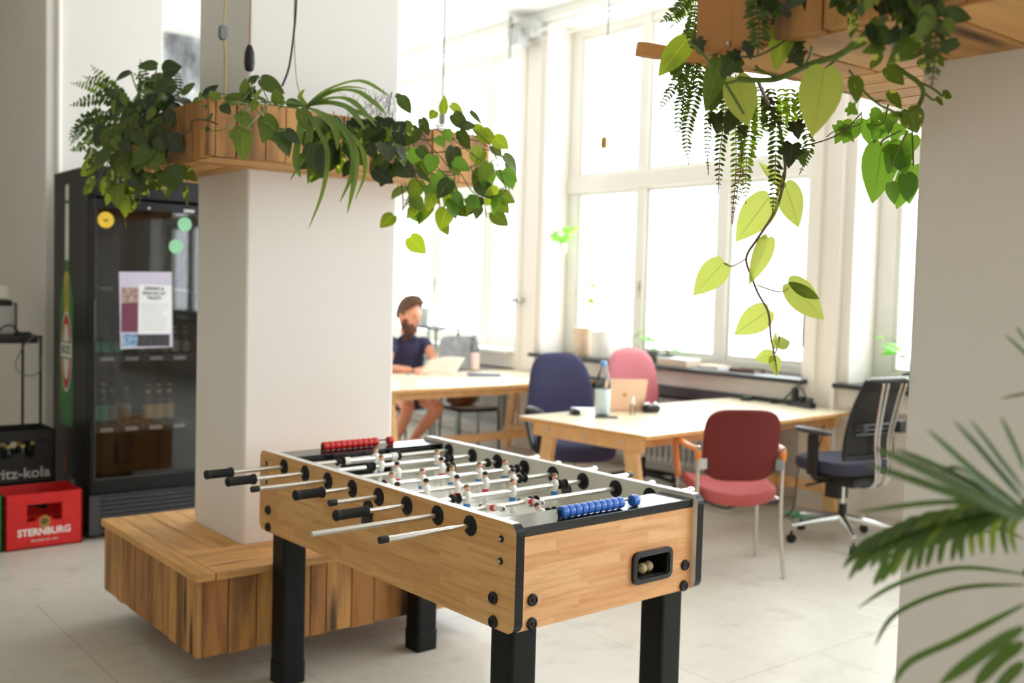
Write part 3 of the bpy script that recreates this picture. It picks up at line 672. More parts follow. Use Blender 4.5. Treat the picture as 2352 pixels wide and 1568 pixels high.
mb = MB(); mb.tube(smoothpath([(1.62, 6.74, 1.16), (1.66, 6.69, 1.165), (1.60, 6.685, 1.10), (1.55, 6.68, .98), (1.60, 6.68, .92), (1.68, 6.68, .93), (1.70, 6.685, 1.03)]), .0035, 6)
tag(mb.build('cable', M['grey'], smooth=True), 'thin grey cable drooping from the high table at the left edge', 'cable')
mb = MB(); mb.tube(smoothpath([(1.46, 6.74, 1.163), (1.49, 6.72, 1.21), (1.54, 6.72, 1.22), (1.58, 6.73, 1.18), (1.63, 6.75, 1.165)]), .005, 6); mb.box(1.57, 1.65, 6.72, 6.77, 1.158, 1.18)
tag(mb.build('power_adapter', M['black'], smooth=True), 'small black plug with looped cable beside the printer', 'power adapter')
# ================================================================ foosball table (x across, y away from the near end, z up)
ft = thing('foosball_table', 'wooden foosball table with black legs and steel rods in the foreground', 'table', (1.7241, 2.0867, 0), R(1.18))
FL, FWd, FT_, FB_ = 1.5037, .78, .885, .5826
M['fside'] = block_wood('beech_strips_side', 'y', 'z', ((226, 180, 118), (208, 156, 94)), .34, .038); M['fend'] = block_wood('beech_strips_end', 'x', 'z', ((240, 190, 136), (226, 166, 110)), .26, .036)
M['inner'] = plain('grey_white_laminate', (222, 219, 210), .3, var=.02)
def side_outline(): return rrect(FL, FT_-FB_, .03, 5, FL/2, (FT_+FB_)/2)
def side(x_out, x_in):
    s_ = 1 if x_in > x_out else -1
    P = side_outline(); n = len(P); mb = MB()
    vs = [(x_out, p[0], p[1]) for p in P]+[(x_in, p[0], p[1]) for p in P]
    fs = [tuple(range(n)), tuple(range(2*n-1, n-1, -1))]+[(i, n+i, n+(i+1) % n, (i+1) % n) for i in range(n)]
    mb.add(vs, fs); mb.m[0] = 0; mb.m[1] = 1
    for k in range(2, len(mb.m)):
        a, b = P[(k-2) % n], P[(k-1) % n]; mid = ((a[0]+b[0])/2, (a[1]+b[1])/2)
        mb.m[k] = 2 if (mid[0] < .03 or mid[0] > FL-.03) and mid[1] < FT_-.001 else (1 if mid[1] > FT_-.02 else 0)
    return mb.build('side_panel', [M['fside'], M['inner'], M['blacksat']], ft)
sL = side(0, .03); sR = side(FWd, FWd-.03)
for m_ in (0,):
    mb = MB(); mb.box(.03, .488, .02, .045, FB_, .843); mb.box(.638, FWd-.03, .02, .045, FB_, .843); mb.box(.488, .638, .02, .045, FB_, .651); mb.box(.488, .638, .02, .045, .723, .843); mb.build('end_panel', M['fend'], ft)
    mb = MB(); mb.box(.03, FWd-.03, FL-.045, FL-.02, FB_, .843); mb.build('end_panel', M['fend'], ft)
mb = MB(); mb.box(.03, FWd-.03, .018, .148, .8445, .8705); mb.build('end_rail', M['rail'], ft, bevel=.002)
mb = MB(); mb.box(.03, FWd-.03, FL-.148, FL-.018, .8445, .8705); mb.build('end_rail', M['rail'], ft, bevel=.002)
mb = MB(); mb.box(.03, .27, .125, .135, .78, .8445); mb.box(FWd-.27, FWd-.03, .125, .135, .78, .8445); mb.box(.27, FWd-.27, .125, .135, .82, .8445); mb.box(.03, FWd-.03, .045, .135, .72, .765); mb.build('goal_wall', M['inner'], ft)
mb = MB(); mb.box(.03, .27, FL-.135, FL-.125, .765, .8445); mb.box(FWd-.27, FWd-.03, FL-.135, FL-.125, .765, .8445); mb.box(.27, FWd-.27, FL-.135, FL-.125, .82, .8445); mb.build('goal_wall', M['inner'], ft)
mb = MB(); mb.box(.27, FWd-.27, FL-.09, FL-.08, .765, .8445); mb.build('goal_back', M['blackm'], ft)
mb = MB(); mb.box(.03, FWd-.03, .045, FL-.045, .752, .765); mb.build('playfield', M['inner'], ft)
ln = MB(); ln.box(.03, FWd-.03, FL/2-.002, FL/2+.002, .7652, .7656)
def ring(cx, cy, r, w_=.004, a0=0, a1=360):
    n = 40; vs = []; fs = []
    for k in range(n+1):
        a = R(a0+(a1-a0)*k/n)
        for q in (r, r+w_): vs.append((cx+q*math.cos(a), cy+q*math.sin(a), .7656))
    ln.add(vs, [(2*k, 2*k+1, 2*k+3, 2*k+2) for k in range(n)])
ring(FWd/2, FL/2, .10)
for yy, s_ in ((.135, 1), (FL-.135, -1)):
    for hw, dp_ in ((.2, .16), (.12, .08)):
        ln.box(FWd/2-hw, FWd/2-hw+.004, min(yy, yy+s_*dp_), max(yy, yy+s_*dp_), .7652, .7656); ln.box(FWd/2+hw-.004, FWd/2+hw, min(yy, yy+s_*dp_), max(yy, yy+s_*dp_), .7652, .7656)
        ln.box(FWd/2-hw, FWd/2+hw, yy+s_*dp_-.002, yy+s_*dp_+.002, .7652, .7656)
ln.build('field_lines', M['grey'], ft)
# legs with foot caps
for x0, y0 in ((.03, .045), (FWd-.03-.10, .045), (.03, FL-.045-.095), (FWd-.03-.10, FL-.045-.095)):
    mb = MB(); mb.prism(rrect(.098, .095, .012, 3, x0+.05, y0+.048), .075, .752); l = mb.build('leg', M['legb'], ft)
    mb = MB(); mb.prism(rrect(.104, .101, .014, 3, x0+.05, y0+.048), 0, .085); mb.build('foot_cap', M['legb'], l, bevel=.003)
# bolts
def bolt(x, y, z, ax, r, small):
    Mx = MT((x, y, z), (0, -1, 0), (0, 0, 1)) if ax == 'x' else MT((x, y, z), (1, 0, 0), (0, 0, 1))
    mb = MB()
    if small:
        mb.lathe([(r, 0), (r*1.0, .003), (r*.75, .005)], 18, Mx); o = mb.build('washer', M['black'], ft, smooth=True)
        q = MB(); q.lathe([(r*.55, .004), (r*.5, .008), (r*.2, .0095)], 14, Mx); q.build('screw_head', M['steel'], o, smooth=True)
    else:
        mb.lathe([(r, 0), (r, .004), (r*.85, .009), (r*.6, .0095), (r*.55, .007), (r*.28, .007), (r*.25, .010), (r*.1, .010)], 20, Mx); mb.build('bolt_cap', M['black'], ft, smooth=True)
for y, z, r, sm in ((.089, .667, .0175, 0), (.0864, .601, .0175, 0), (.0621, .8365, .0095, 1), (.0633, .775, .0095, 1), (1.4524, .8385, .0095, 1), (1.4503, .771, .0095, 1), (1.4292, .6657, .0175, 0), (1.4272, .6016, .0175, 0)): bolt(0, y, z, 'x', r, sm)
for x, z in ((.0795, .6644), (.0792, .5984), (.7198, .6625), (.717, .5971)): bolt(x, .02, z, 'y', .0175, 0)
# ball return opening
hx, hz = .563, .687
mb = MB(); o1 = rrect(.176, .098, .022, 4, hx, hz); o2 = rrect(.146, .068, .012, 4, hx, hz); o3 = rrect(.140, .062, .01, 4, hx, hz); n = len(o1)
rows = [[(p[0], .0195, p[1]) for p in o1], [(p[0], .009, p[1]) for p in o1], [(p[0], .007, p[1]) for p in o2], [(p[0], .012, p[1]) for p in o2], [(p[0], .016, p[1]) for p in o3]]
mb.grid(rows, closed=True); mb.build('ball_return_frame', M['black'], ft, smooth=True)
mb = MB(); mb.box(.488, .638, .105, .108, .651, .723); mb.box(.488, .491, .018, .105, .651, .723); mb.box(.635, .638, .018, .105, .651, .723); mb.box(.491, .635, .018, .105, .648, .656); mb.box(.491, .635, .018, .105, .717, .723); mb.build('ball_return_tray', M['black'], ft)
# the two balls lie in the mouth of the return tray
for k, (bx, rr, lab) in enumerate(((.548, .017, 'beige foosball ball lying in the ball return opening, the left one of two'), (.584, .017, 'beige foosball ball lying in the ball return opening, the right one of two'))):
    q = ft.location+Matrix.Rotation(R(1.18), 3, 'Z') @ Vector((bx, .052 if k else .045, .656+rr)); mb = MB(); mb.ball((0, 0, 0), rr, 16)
    o = mb.build('foosball_ball', plain('cork_ball', (196, 176, 134), .6), None, smooth=True); o.location = q; tag(o, lab, 'ball', 'balls in the foosball table')
# score beads
M['beadred'] = M['red']; M['beadblue'] = M['blue']
def counter(y, xs, xlast, xa, xb, mat):
    mb = MB(); mb.cyl((xa, y, .893), (xb, y, .893), .003, n=8)
    for x in (xa, xb): mb.box(x-.003, x+.003, y-.004, y+.004, .8705, .896)
    c = mb.build('score_rod', M['black'], ft)
    for x in xs+[xlast]:
        q = MB(); q.lathe([(.008, -.0125), (.0165, -.0105), (.0180, 0), (.0165, .0105), (.008, .0125)], 14, MT((x, y, .8885), (0, 1, 0), (0, 0, 1))); q.build('score_bead', mat, c, smooth=True)
counter(.045, [.212+.0252*k for k in range(10)], .504, .198, .516, M['blue'])
counter(FL-.075, [.236+.0252*k for k in range(10)], .535, .222, .548, M['red'])
# rods, players, grips
M['hairb'] = plain('painted_brown_hair', (138, 110, 66), .5); M['hairk'] = plain('painted_black_hair', (22, 22, 24), .4); M['pskin'] = plain('painted_skin', (242, 184, 162), .5)
M['pbody'] = plain('white_figure', (238, 236, 228), .4, var=.02)
M['pblue'] = plain('figure_blue', (48, 132, 200), .45); M['pred'] = plain('figure_red', (214, 50, 62), .45)
def player_mesh(hair, shorts, tag_):
    mb = MB(); rn = [(-.012, .0)]
    def ell(z, rx, ry, n=10, cy=0): return [(rx*math.cos(2*PI*k/n), cy+ry*math.sin(2*PI*k/n), z) for k in range(n)]
    mb.mi = 2; mb.grid([ell(-.02, .0115, .010), ell(-.008, .0135, .0125), ell(.004, .0145, .0135), ell(.014, .0135, .010), ell(.019, .008, .007), ell(.021, .004, .004)], True)
    for s_ in (-1, 1): mb.tube([(s_*.012, 0, .013), (s_*.0155, .001, 0), (s_*.0135, .003, -.014)], [.004, .0045, .003], 6)
    mb.mi = 0; mb.ball((0, 0, .0295), .0098, 12, (1, 1, 1.08)); mb.ball((0, -.0095, .0285), .0022, 6)
    mb.mi = 1; mb.ball((0, .0018, .0335), .0102, 12, (1.02, 1.02, .82))
    mb.mi = 3; mb.grid([ell(-.019, .0115, .010), ell(-.028, .0125, .011), ell(-.036, .0125, .010)], True); mb.grid([ell(-.036, .0125, .010), ell(-.0362, .001, .001)], True)
    mb.mi = 2; mb.grid([ell(-.036, .009, .008), ell(-.052, .007, .006), ell(-.058, .010, .009, cy=-.002), ell(-.073, .011, .0095, cy=-.003), ell(-.075, .006, .006, cy=-.003)], True)
    me = bpy.data.meshes.new('player'); me.from_pydata([tuple(p) for p in mb.v], [], mb.f)
    for m_ in (M['pskin'], hair, M['pbody'], shorts): me.materials.append(m_)
    me.polygons.foreach_set('material_index', mb.m); me.polygons.foreach_set('use_smooth', [True]*len(mb.f)); me.update(); return me
PB = player_mesh(M['hairb'], M['pblue'], 'blue'); PR = player_mesh(M['hairk'], M['pred'], 'red')
RY = [1.3117, 1.154, .995, .8358, .6756, .5181, .3574, .2006]; ZR = .846
ends = [(-.302, .84, 'h'), (-.296, .86, 'h'), (-.283, .96, 'c'), (-.2147, .93, 'h'), (-.1817, .97, 'c'), (-.2544, 1.0, 'h'), (-.4183, .94, 'n'), (-.3043, .965, 'c')]
hst = {0: -.20, 1: -.19, 3: -.107, 5: -.14}
pls = [([.393], 0, 'b'), ([.3155, .5721], 6, 'b'), ([.2832, .4808], -8, 'r'), ([.1538, .28, .4084, .5328, .6542], 3, 'b'), ([.07, .1831, .3106, .4329, .5569], -4, 'r'), ([.2321, .4243, .6131], 0, 'b'), ([.3472, .19], -100, 'r'), ([.2744], -55, 'r')]
bumps = {0: [(.235, 0), (.50, 1)], 1: [(.27, 0), (.63, 0)], 2: [(.52, 0), (.70, 1)], 3: [(.11, 0), (.70, 0)], 4: [(.60, 0)], 5: [(.185, 0), (.65, 0)], 6: [(.375, 0)], 7: [(.31, 0)]}
for k in range(8):
    y = RY[k]; xa, xb, kind = ends[k]; rr = .0078
    mb = MB(); mb.cyl((xa+(.01 if kind != 'n' else 0), y, ZR), (xb, y, ZR), rr, n=16); rod = mb.build('rod', M['chrome'] if k % 2 else M['steel'], ft, smooth=True)
    if kind == 'h':
        hs = hst[k]; mb = MB(); L = hs-xa
        mb.lathe([(.006, -.001), (.013, 0), (.0165, .004), (.0165, .012), (.0145, .016), (.0152, .02), (.0152, L-.018), (.0185, L-.012), (.0185, L-.003), (.014, L), (.008, L)], 18, MT((xa, y, ZR), (0, 1, 0), (0, 0, 1)))
        mb.build('handle', M['blackr'], rod, smooth=True)
    if kind == 'c':
        mb = MB(); mb.lathe([(.006, -.001), (.0095, 0), (.0105, .003), (.0105, .026), (.008, .026)], 14, MT((xa, y, ZR), (0, 1, 0), (0, 0, 1))); mb.build('end_cap', M['black'], rod, smooth=True)
    mb = MB(); mb.lathe([(.004, -.002), (.010, 0), (.0105, .006), (.0105, .02), (.008, .02)], 14, MT((xb, y, ZR), (0, 1, 0), (0, 0, 1)) @ Matrix.Diagonal((1, 1, -1, 1))); mb.build('end_cap', M['chrome'] if k not in (1, 5) else M['black'], rod, smooth=True)
    for xo, sg in ((0, -1), (.03, 1), (FWd, 1), (FWd-.03, -1)):       # bearing rosettes inside and outside
        mb = MB(); Mx = MT((xo, y, ZR), (0, 1, 0), (0, 0, 1)) @ Matrix.Diagonal((1, 1, -1 if sg < 0 else 1, 1))
        mb.lathe([(.0290, 0), (.0295, .0025), (.026, .0045), (.014, .005), (.0125, .009), (.009, .009)], 26, Mx, cap=False)
        mb.build('bearing', M['blackr'], rod, smooth=True)
    for bx, kd in bumps[k]:
        mb = MB(); Mx = MT((bx, y, ZR), (0, 1, 0), (0, 0, 1))
        if kd == 0: mb.lathe([(.009, -.016), (.0165, -.0155), (.017, -.011), (.0105, -.008), (.0105, .008), (.017, .011), (.0165, .0155), (.009, .016)], 16, Mx)
        else: mb.lathe([(.009, -.006), (.0175, -.005), (.0175, .005), (.009, .006)], 16, Mx)
        mb.build('bumper', M['blackr'], rod, smooth=True)
    if k == 0:
        for bx in (.262, .478): mb = MB(); mb.lathe([(.009, -.014), (.014, -.013), (.014, .013), (.009, .014)], 16, MT((bx, y, ZR), (0, 1, 0), (0, 0, 1))); mb.build('collar', M['white'], rod, smooth=True)
        mb = MB(); mb.cyl((.275, y, ZR), (.465, y, ZR), .0115, n=16); mb.build('sleeve', M['chrome'], rod, smooth=True)
    xs, tilt, team = pls[k]
    for x in xs:
        p = bpy.data.objects.new('player', PB if team == 'b' else PR); COL.objects.link(p); p.parent = rod; p.location = (x, y, ZR)
        p.rotation_euler = (R(tilt), 0, 0 if team == 'b' else PI)
        if team == 'r': p.rotation_euler = (R(-tilt), 0, PI)
# ball entry cups in the long sides
mb = MB(); mb.lathe([(.030, 0), (.030, .004), (.022, .006), (.018, .002)], 22, MT((0, .735, .795), (0, -1, 0), (0, 0, 1)), cap=False); mb.prism([(-.02, 0), (.02, 0), (.028, .008), (-.028, .008)], 0, .03, MT((-.001, .735, .775), (0, -1, 0), (-1, 0, 0)))
mb.lathe([(.02, 0), (.001, .0005)], 18, MT((-.0005, .735, .795), (0, -1, 0), (0, 0, 1)), cap=False)
mb.build('ball_cup', M['black'], ft, smooth=True)
mb = MB(); mb.lathe([(.026, 0), (.026, .004), (.02, .005), (.001, .002)], 22, MT((FWd-.03, .60, .80), (0, -1, 0), (0, 0, 1)), cap=False)
mb.build('ball_cup', M['dgrey'], ft, smooth=True)
# ================================================================ desks
def desk(label, c, yaw, L, W, H=.74, apron_end=True):
    t = thing('office_desk', label, 'desk', (c[0], c[1], 0), yaw); x1, y1 = L/2, W/2
    mb = MB(); mb.box(-x1, x1, -y1, y1, H-.025, H); mb.mi = 1; o = mb.build('tabletop', [M['tabletop'], M['birchedge']], t, bevel=.003)
    for k, p in enumerate(o.data.polygons): p.material_index = 0 if k in (4, 5) else 1
    zz = H-.025
    for sy in (-1, 1):
        mb = MB(); mb.box(-x1+.07, x1-.07, sy*(y1-.17)-.015, sy*(y1-.17)+.015, zz-.075, zz); mb.build('apron', M['birch'], t, bevel=.004)
    for sx in (-1, 1):
        X = sx*(x1-.07); mb = MB(); mb.box(X-.018, X+.018, -y1+.08, y1-.08, zz-.085, zz); f = mb.build('end_rail', M['birch'], t, bevel=.004)
        for yy in (-.3, 0, .3):
            q = MB(); q.lathe([(.009, 0), (.011, .004), (.006, .007)], 10, MT((X+sx*.018, yy, zz-.04), (0, sx, 0), (0, 0, 1))); q.build('bolt', M['steel'], f, smooth=True)
        for sy in (-1, 1):
            ya, yb = sy*(y1-.20), sy*(y1-.08); x0_, x1_ = X-sx*.022-.02, X-sx*.022+.02; wd = .05
            mb = MB(); vs = []
            for z, yc in ((zz, ya), (0, yb)):
                for xx in (x0_, x1_):
                    for yy in (yc-wd, yc+wd*.9): vs.append((xx, yy, z))
            mb.add(vs, [(0, 1, 3, 2), (4, 6, 7, 5), (0, 4, 5, 1), (2, 3, 7, 6), (0, 2, 6, 4), (1, 5, 7, 3)]); mb.build('leg', M['birch'], t, bevel=.004)
        mb = MB(); mb.box(X-sx*.06-.015, X-sx*.06+.015, -y1+.12, y1-.12, .17, .24); mb.build('cross_rail', M['birch'], t, bevel=.004)
    mb = MB(); mb.box(-x1+.15, x1-.15, -.015, .015, .175, .245); mb.build('stretcher', M['birch'], t, bevel=.004)
    return t
desk('pale wooden desk with slanted legs standing between the burgundy chair and the navy chair', (5.13, 4.41), R(3.6), 2.2, 1.03)
desk('long pale wooden desk by the left window where the bearded man sits', (5.2, 7.13), R(.6), 2.16, 1.24)

# ================================================================ chairs
def outline(w, h, taper=.8, k=2.6, n=32, bot=1.0):
    pts = []
    for i in range(n):
        a = 2*PI*i/n; c, s = math.cos(a), math.sin(a); x = math.copysign(abs(c)**(2/k), c)*w/2; y = math.copysign(abs(s)**(2/k), s)*h/2
        f = (y/h+.5); pts.append((x*(bot*(1-f)+taper*f), y))
    return pts
def pad(mb, pts, prof, fn):      # prof: (scale, offset) pairs from one face to the other; fn maps (x, y, off) to a point
    rows = [[fn(x*s, y*s, o) for x, y in pts] for s, o in prof]; mb.grid(rows, True)
    n = len(pts); b = len(mb.v)-len(rows)*n; mb.f += [tuple(b+i for i in range(n-1, -1, -1)), tuple(b+(len(rows)-1)*n+i for i in range(n))]; mb.t += [mb.tint]*2; mb.m += [mb.mi]*2
PADP = [(.3, -.5), (.75, -.48), (.93, -.38), (1, -.1), (1, .15), (.95, .38), (.8, .48), (.5, .56), (.2, .58)]
def star(t, r, mat, ang0, hub_z=.10, castor=True, z_seat=.42):
    b = MB()
    for k in range(5):
        a = ang0+2*PI*k/5; c, s = math.cos(a), math.sin(a)
        b.tube([(c*.03, s*.03, hub_z+.02), (c*r*.5, s*r*.5, hub_z+.005), (c*r, s*r, hub_z-.022)], [.027, .021, .013], 8)
    b.lathe([(.02, hub_z-.03), (.035, hub_z-.02), (.035, hub_z+.04), (.02, hub_z+.05)], 16); base = b.build('star_base', mat, t, smooth=True)
    for k in range(5):
        a = ang0+2*PI*k/5; c, s = math.cos(a)*r, math.sin(a)*r; q = MB(); aa = a+.6+k
        dx, dy = math.cos(aa)*.011, math.sin(aa)*.011
        for sg in (-1, 1): q.lathe([(.010, -.008), (.026, -.007), (.0275, 0), (.026, .007), (.010, .008)], 14, MT((c+sg*dx, s+sg*dy, .0275), (dy, -dx, 0), (0, 0, 1)) if False else MT((c+sg*dx, s+sg*dy, .0275), (-dy, dx, 0), (0, 0, 1)) )
        q.cyl((c, s, .03), (c, s, .075), .008); q.build('castor', M['black'], base, smooth=True)
    q = MB(); q.cyl((0, 0, hub_z+.03), (0, 0, .24), .025); q.build('gas_sleeve', M['black'], t, smooth=True)
    q = MB(); q.cyl((0, 0, .22), (0, 0, z_seat-.05), .014); q.build('gas_column', M['chrome'], t, smooth=True)
def task_chair(name, label, loc, rz, mat, zs, ztop, wb, ang0=.3, arms=True):
    t = thing(name, label, 'chair', (loc[0], loc[1], 0), rz); star(t, .31, M['black'], ang0, z_seat=zs)
    q = MB(); q.box(-.11, .11, -.10, .12, zs-.075, zs-.035); q.box(-.025, .025, -.27, -.08, zs-.07, zs-.05); q.build('mechanism', M['black'], t, bevel=.01)
    s = MB(); pad(s, outline(.54, .54, .98, 3.4), [(.9, -.07), (.98, -.055), (1, -.02), (1, .012), (.96, .032), (.85, .042), (.5, .046), (.1, .044)], lambda x, y, o: (x, y+.01, zs+o-.04*max(0, (y-.12)/.12)**2*.5)); s.build('seat', mat, t, smooth=True)
    zb0 = zs+.09; hb = ztop-zb0
    s = MB()
    def fb_(x, y, o): z = zb0+hb/2+y; f = y/hb+.5; return (x, -.235-.07*f+.03*math.sin(f*PI)-o+.25*x*x, z)
    pad(s, outline(wb, hb, .74, 3.4), [(.8, .035), (.95, .03), (1, .01), (1, -.01), (.96, -.028), (.85, -.036), (.5, -.032), (.1, -.03)], fb_); s.build('backrest', mat, t, smooth=True)
    q = MB(); q.tube(smoothpath([(0, -.10, zs-.06), (0, -.27, zs-.05), (0, -.30, zs+.05), (0, -.29, zs+.25)]), .02, 8); q.box(-.035, .035, -.31, -.295, zs-.02, zs+.3); q.build('back_support', M['black'], t, smooth=True)
    if arms:
        for sx in (-1, 1):
            X = sx*.285; q = MB(); q.tube(smoothpath([(sx*.15, 0, zs-.05), (X, 0.02, zs-.03), (X+sx*.01, -.10, zs+.12), (X, -.14, zs+.22), (X, -.02, zs+.245), (X, .12, zs+.235), (X+sx*.005, .14, zs+.19), (X, .08, zs+.06), (X-sx*.02, .03, zs-.03)]), .0165, 8)
            q.build('armrest', M['black'], t, smooth=True)
    return t
task_chair('task_chair', 'navy blue upholstered task chair with black armrests behind the right desk', (4.74, 5.16), R(162), M['navy'], .47, 1.08, .56)
task_chair('task_chair', 'pink upholstered task chair behind the open laptop near the window sill', (5.82, 5.52), R(160), M['pink'], .50, 1.07, .50, .8, False)
# mesh swivel chair
mc = thing('swivel_chair', 'black swivel chair with mesh back, chrome tubes and chrome star base', 'chair', (5.61, 3.60, 0), R(-4))
star(mc, .34, M['chrome'], R(157), .13, z_seat=.50)
q = MB(); q.box(-.12, .12, -.16, .14, .37, .43); q.box(-.05, .05, .0, .10, .27, .38); q.tube([(.1, .02, .40), (.28, .03, .385)], .006); q.tube([(-.1, .0, .4), (-.3, .05, .37)], .008); q.build('mechanism', M['black'], mc, bevel=.015)
zs = .50
s = MB(); pad(s, outline(.50, .48, .96, 3.6), [(.85, -.055), (.96, -.045), (1, -.02), (1, .01), (.96, .025), (.6, .03), (.1, .03)], lambda x, y, o: (x, y+.02, zs+o)); s.build('seat', plain('charcoal_fabric', (62, 62, 78), .9, var=.1, vs=300, bmp=.3, bs=600), mc, smooth=True)
ms, nt, b = mk('black_mesh'); b.inputs['Base Color'].default_value = srgb((20, 20, 22)); tr = nt.nodes.new('ShaderNodeBsdfTransparent'); mx = nt.nodes.new('ShaderNodeMixShader'); mx.inputs[0].default_value = .80
nt.links.new(tr.outputs[0], mx.inputs[1]); nt.links.new(b.outputs[0], mx.inputs[2]); nt.links.new(mx.outputs[0], nt.nodes['Material Output'].inputs[0])
hb = .475; zb = .56; wf = lambda f: .235*(1-.16*f)
def bk(x, f, o=0): return (x, -.19-.115*f**1.2+.035*math.sin(f*PI*.9)+.35*x*x-o, zb+hb*f)
s = MB(); s.grid([[bk(-wf(f)+2*wf(f)*i/12, f) for i in range(13)] for f in [k/14 for k in range(15)]]); s.build('mesh_panel', ms, mc, smooth=True, solid=.003)
s = MB(); s.tube([bk(-wf(f), f) for f in [k/12 for k in range(13)]]+[bk(-wf(1)+2*wf(1)*i/10, 1.0) for i in range(1, 11)]+[bk(wf(f), f) for f in [1-k/12 for k in range(1, 13)]]+[bk(wf(0)-2*wf(0)*i/8, 0) for i in range(1, 9)], .014, 8); s.build('back_frame', M['black'], mc, smooth=True)
s = MB(); s.grid([[bk(-wf(f)+2*wf(f)*i/12, f, -.006) for i in range(13)] for f in (.88, .92, .96, 1.02)]); s.build('head_band', M['black'], mc, smooth=True, solid=.02)
s = MB(); s.tube([bk(-wf(1)*.95+2*wf(1)*.95*i/10, 1.035, .004) for i in range(11)], .006, 6); s.build('top_piping', M['lgrey'], mc, smooth=True)
s = MB()
for f in (.30, .36, .42): s.tube([bk(-wf(f)*.8+1.6*wf(f)*i/8, f, .02) for i in range(9)], .007, 6)
s.box(-.19, -.15, -.27, -.23, zb+.17, zb+.21); s.box(.15, .21, -.28, -.23, zb+.15, zb+.22); s.build('lumbar_support', M['dgrey'], mc, smooth=True)
for sx in (-1, 1):
    for dx in (.035, .06):
        s = MB(); X = sx*dx; s.tube(smoothpath([(X, -.10, .385), (X, -.20, .375), (X*1.1, -.27, .42), (X*1.2, -.28, .52), (X*1.3, -.27, .68), (X*1.6, -.30, .86), (X*1.9, -.335, 1.02)]), .008, 8); s.build('back_tube', M['chrome'], mc, smooth=True)
for sx in (-1, 1):
    s = MB(); X = sx*.29
    s.box(X-.018, X+.018, -.02, .05, .44, .69); s.box(min(X, sx*.12), max(X, sx*.12), -.01, .03, .42, .45); a = s.build('arm_post', M['black'], mc, bevel=.012)
    s = MB(); pad(s, outline(.085, .26, .9, 3), [(.9, -.014), (1, -.006), (1, .008), (.9, .014), (.4, .016)], lambda x, y, o: (X+x, y+.02, .71+o+.02*y)); s.build('arm_pad', M['dgrey'], a, smooth=True)
# burgundy visitor armchair, seen from behind
bc = thing('armchair', 'burgundy visitor chair with orange wooden armrests and steel legs seen from behind', 'chair', (4.516, 3.621, 0), R(-34.5))
W2, D2 = .2325, .205
for sx in (-1, 1):
    s = MB(); s.tube(smoothpath([(sx*(W2+.02), -D2-.03, 0), (sx*W2, -D2, .30), (sx*W2, -D2, .66), (sx*W2, -D2-.005, .70)], 3), .0115, 10); s.build('leg', M['steel'], bc, smooth=True)
    s = MB(); s.tube([(sx*(W2+.01), D2+.02, 0), (sx*W2, D2, .42), (sx*W2, D2, .50)], .0115, 10); s.build('leg', M['steel'], bc, smooth=True)
    s = MB(); pth = smoothpath([(sx*W2, D2, .47), (sx*(W2+.012), D2+.02, .58), (sx*(W2+.02), D2+.02, .665), (sx*(W2+.02), D2-.03, .688), (sx*(W2+.02), -.05, .69), (sx*(W2+.008), -D2+.03, .69), (sx*W2, -D2, .675), (sx*W2, -D2, .635)], 6)
    s.tube(pth, [.0175]*len(pth), 8); s.build('armrest', M['orange'], bc, smooth=True)
    s = MB(); s.box(sx*W2-.006 if sx > 0 else sx*W2-.012, sx*W2+.012 if sx > 0 else sx*W2+.006, -D2, D2, .40, .42); s.build('seat_rail', M['steel'], bc)
    s = MB(); s.box(min(sx*W2, sx*(W2-.045)), max(sx*W2, sx*(W2-.045)), -D2-.018, -D2-.01, .585, .645); s.build('back_bracket', M['lgrey'] if sx < 0 else M['grey'], bc, bevel=.006)
s = MB(); s.box(-W2, W2, -D2+.06, -D2+.08, .385, .405); s.box(-W2, W2, D2-.06, D2-.04, .385, .405); s.build('cross_rail', M['dgrey'], bc)
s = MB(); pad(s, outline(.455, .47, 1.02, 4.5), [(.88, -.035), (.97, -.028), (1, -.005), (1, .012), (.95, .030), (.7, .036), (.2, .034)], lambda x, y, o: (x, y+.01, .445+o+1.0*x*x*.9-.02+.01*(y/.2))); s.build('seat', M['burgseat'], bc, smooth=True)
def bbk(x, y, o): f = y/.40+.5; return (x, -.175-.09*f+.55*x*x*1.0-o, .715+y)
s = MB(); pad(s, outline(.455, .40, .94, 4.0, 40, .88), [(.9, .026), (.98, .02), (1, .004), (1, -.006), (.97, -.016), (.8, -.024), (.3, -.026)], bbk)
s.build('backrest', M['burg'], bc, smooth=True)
# grey chair beyond the man's desk
gc = thing('visitor_chair', 'grey backed chair with thin black legs behind the left desk, bag on its seat', 'chair', (5.64, 7.56, 0), R(172))
for sx in (-1, 1):
    for sy in (-1, 1):
        s = MB(); s.tube([(sx*.21, sy*.2, 0), (sx*.2, sy*.19, .41)]+([(sx*.2, -.22, .88)] if sy < 0 else []), .010, 8); s.build('leg', M['blackm'], gc, smooth=True)
s = MB(); pad(s, outline(.44, .42, 1, 5), [(.95, -.02), (1, -.012), (1, .008), (.95, .014)], lambda x, y, o: (x, y, .42+o)); s.build('seat', M['blackm'], gc, smooth=True)
s = MB(); pad(s, outline(.40, .40, 1, 5), [(1, -.003), (1, .003), (.95, .006)], lambda x, y, o: (x, y, .438+o)); s.build('seat_sheen', M['lgrey'], gc, smooth=True)  # pale sheet standing in for light reflected on the black seat
s = MB(); pad(s, outline(.42, .30, .95, 5), [(.95, .014), (1, .008), (1, -.008), (.95, -.014)], lambda x, y, o: (x, -.235-.04*(y/.3)+.2*x*x-o, .92+y)); s.build('backrest', plain('mottled_grey', (138, 138, 144), .8, var=.3, vs=14), gc, smooth=True)
bg2 = thing('bag', 'brown leather bag lying on the grey chair beside the seated man', 'bag', (5.56, 7.58, .449), R(10))
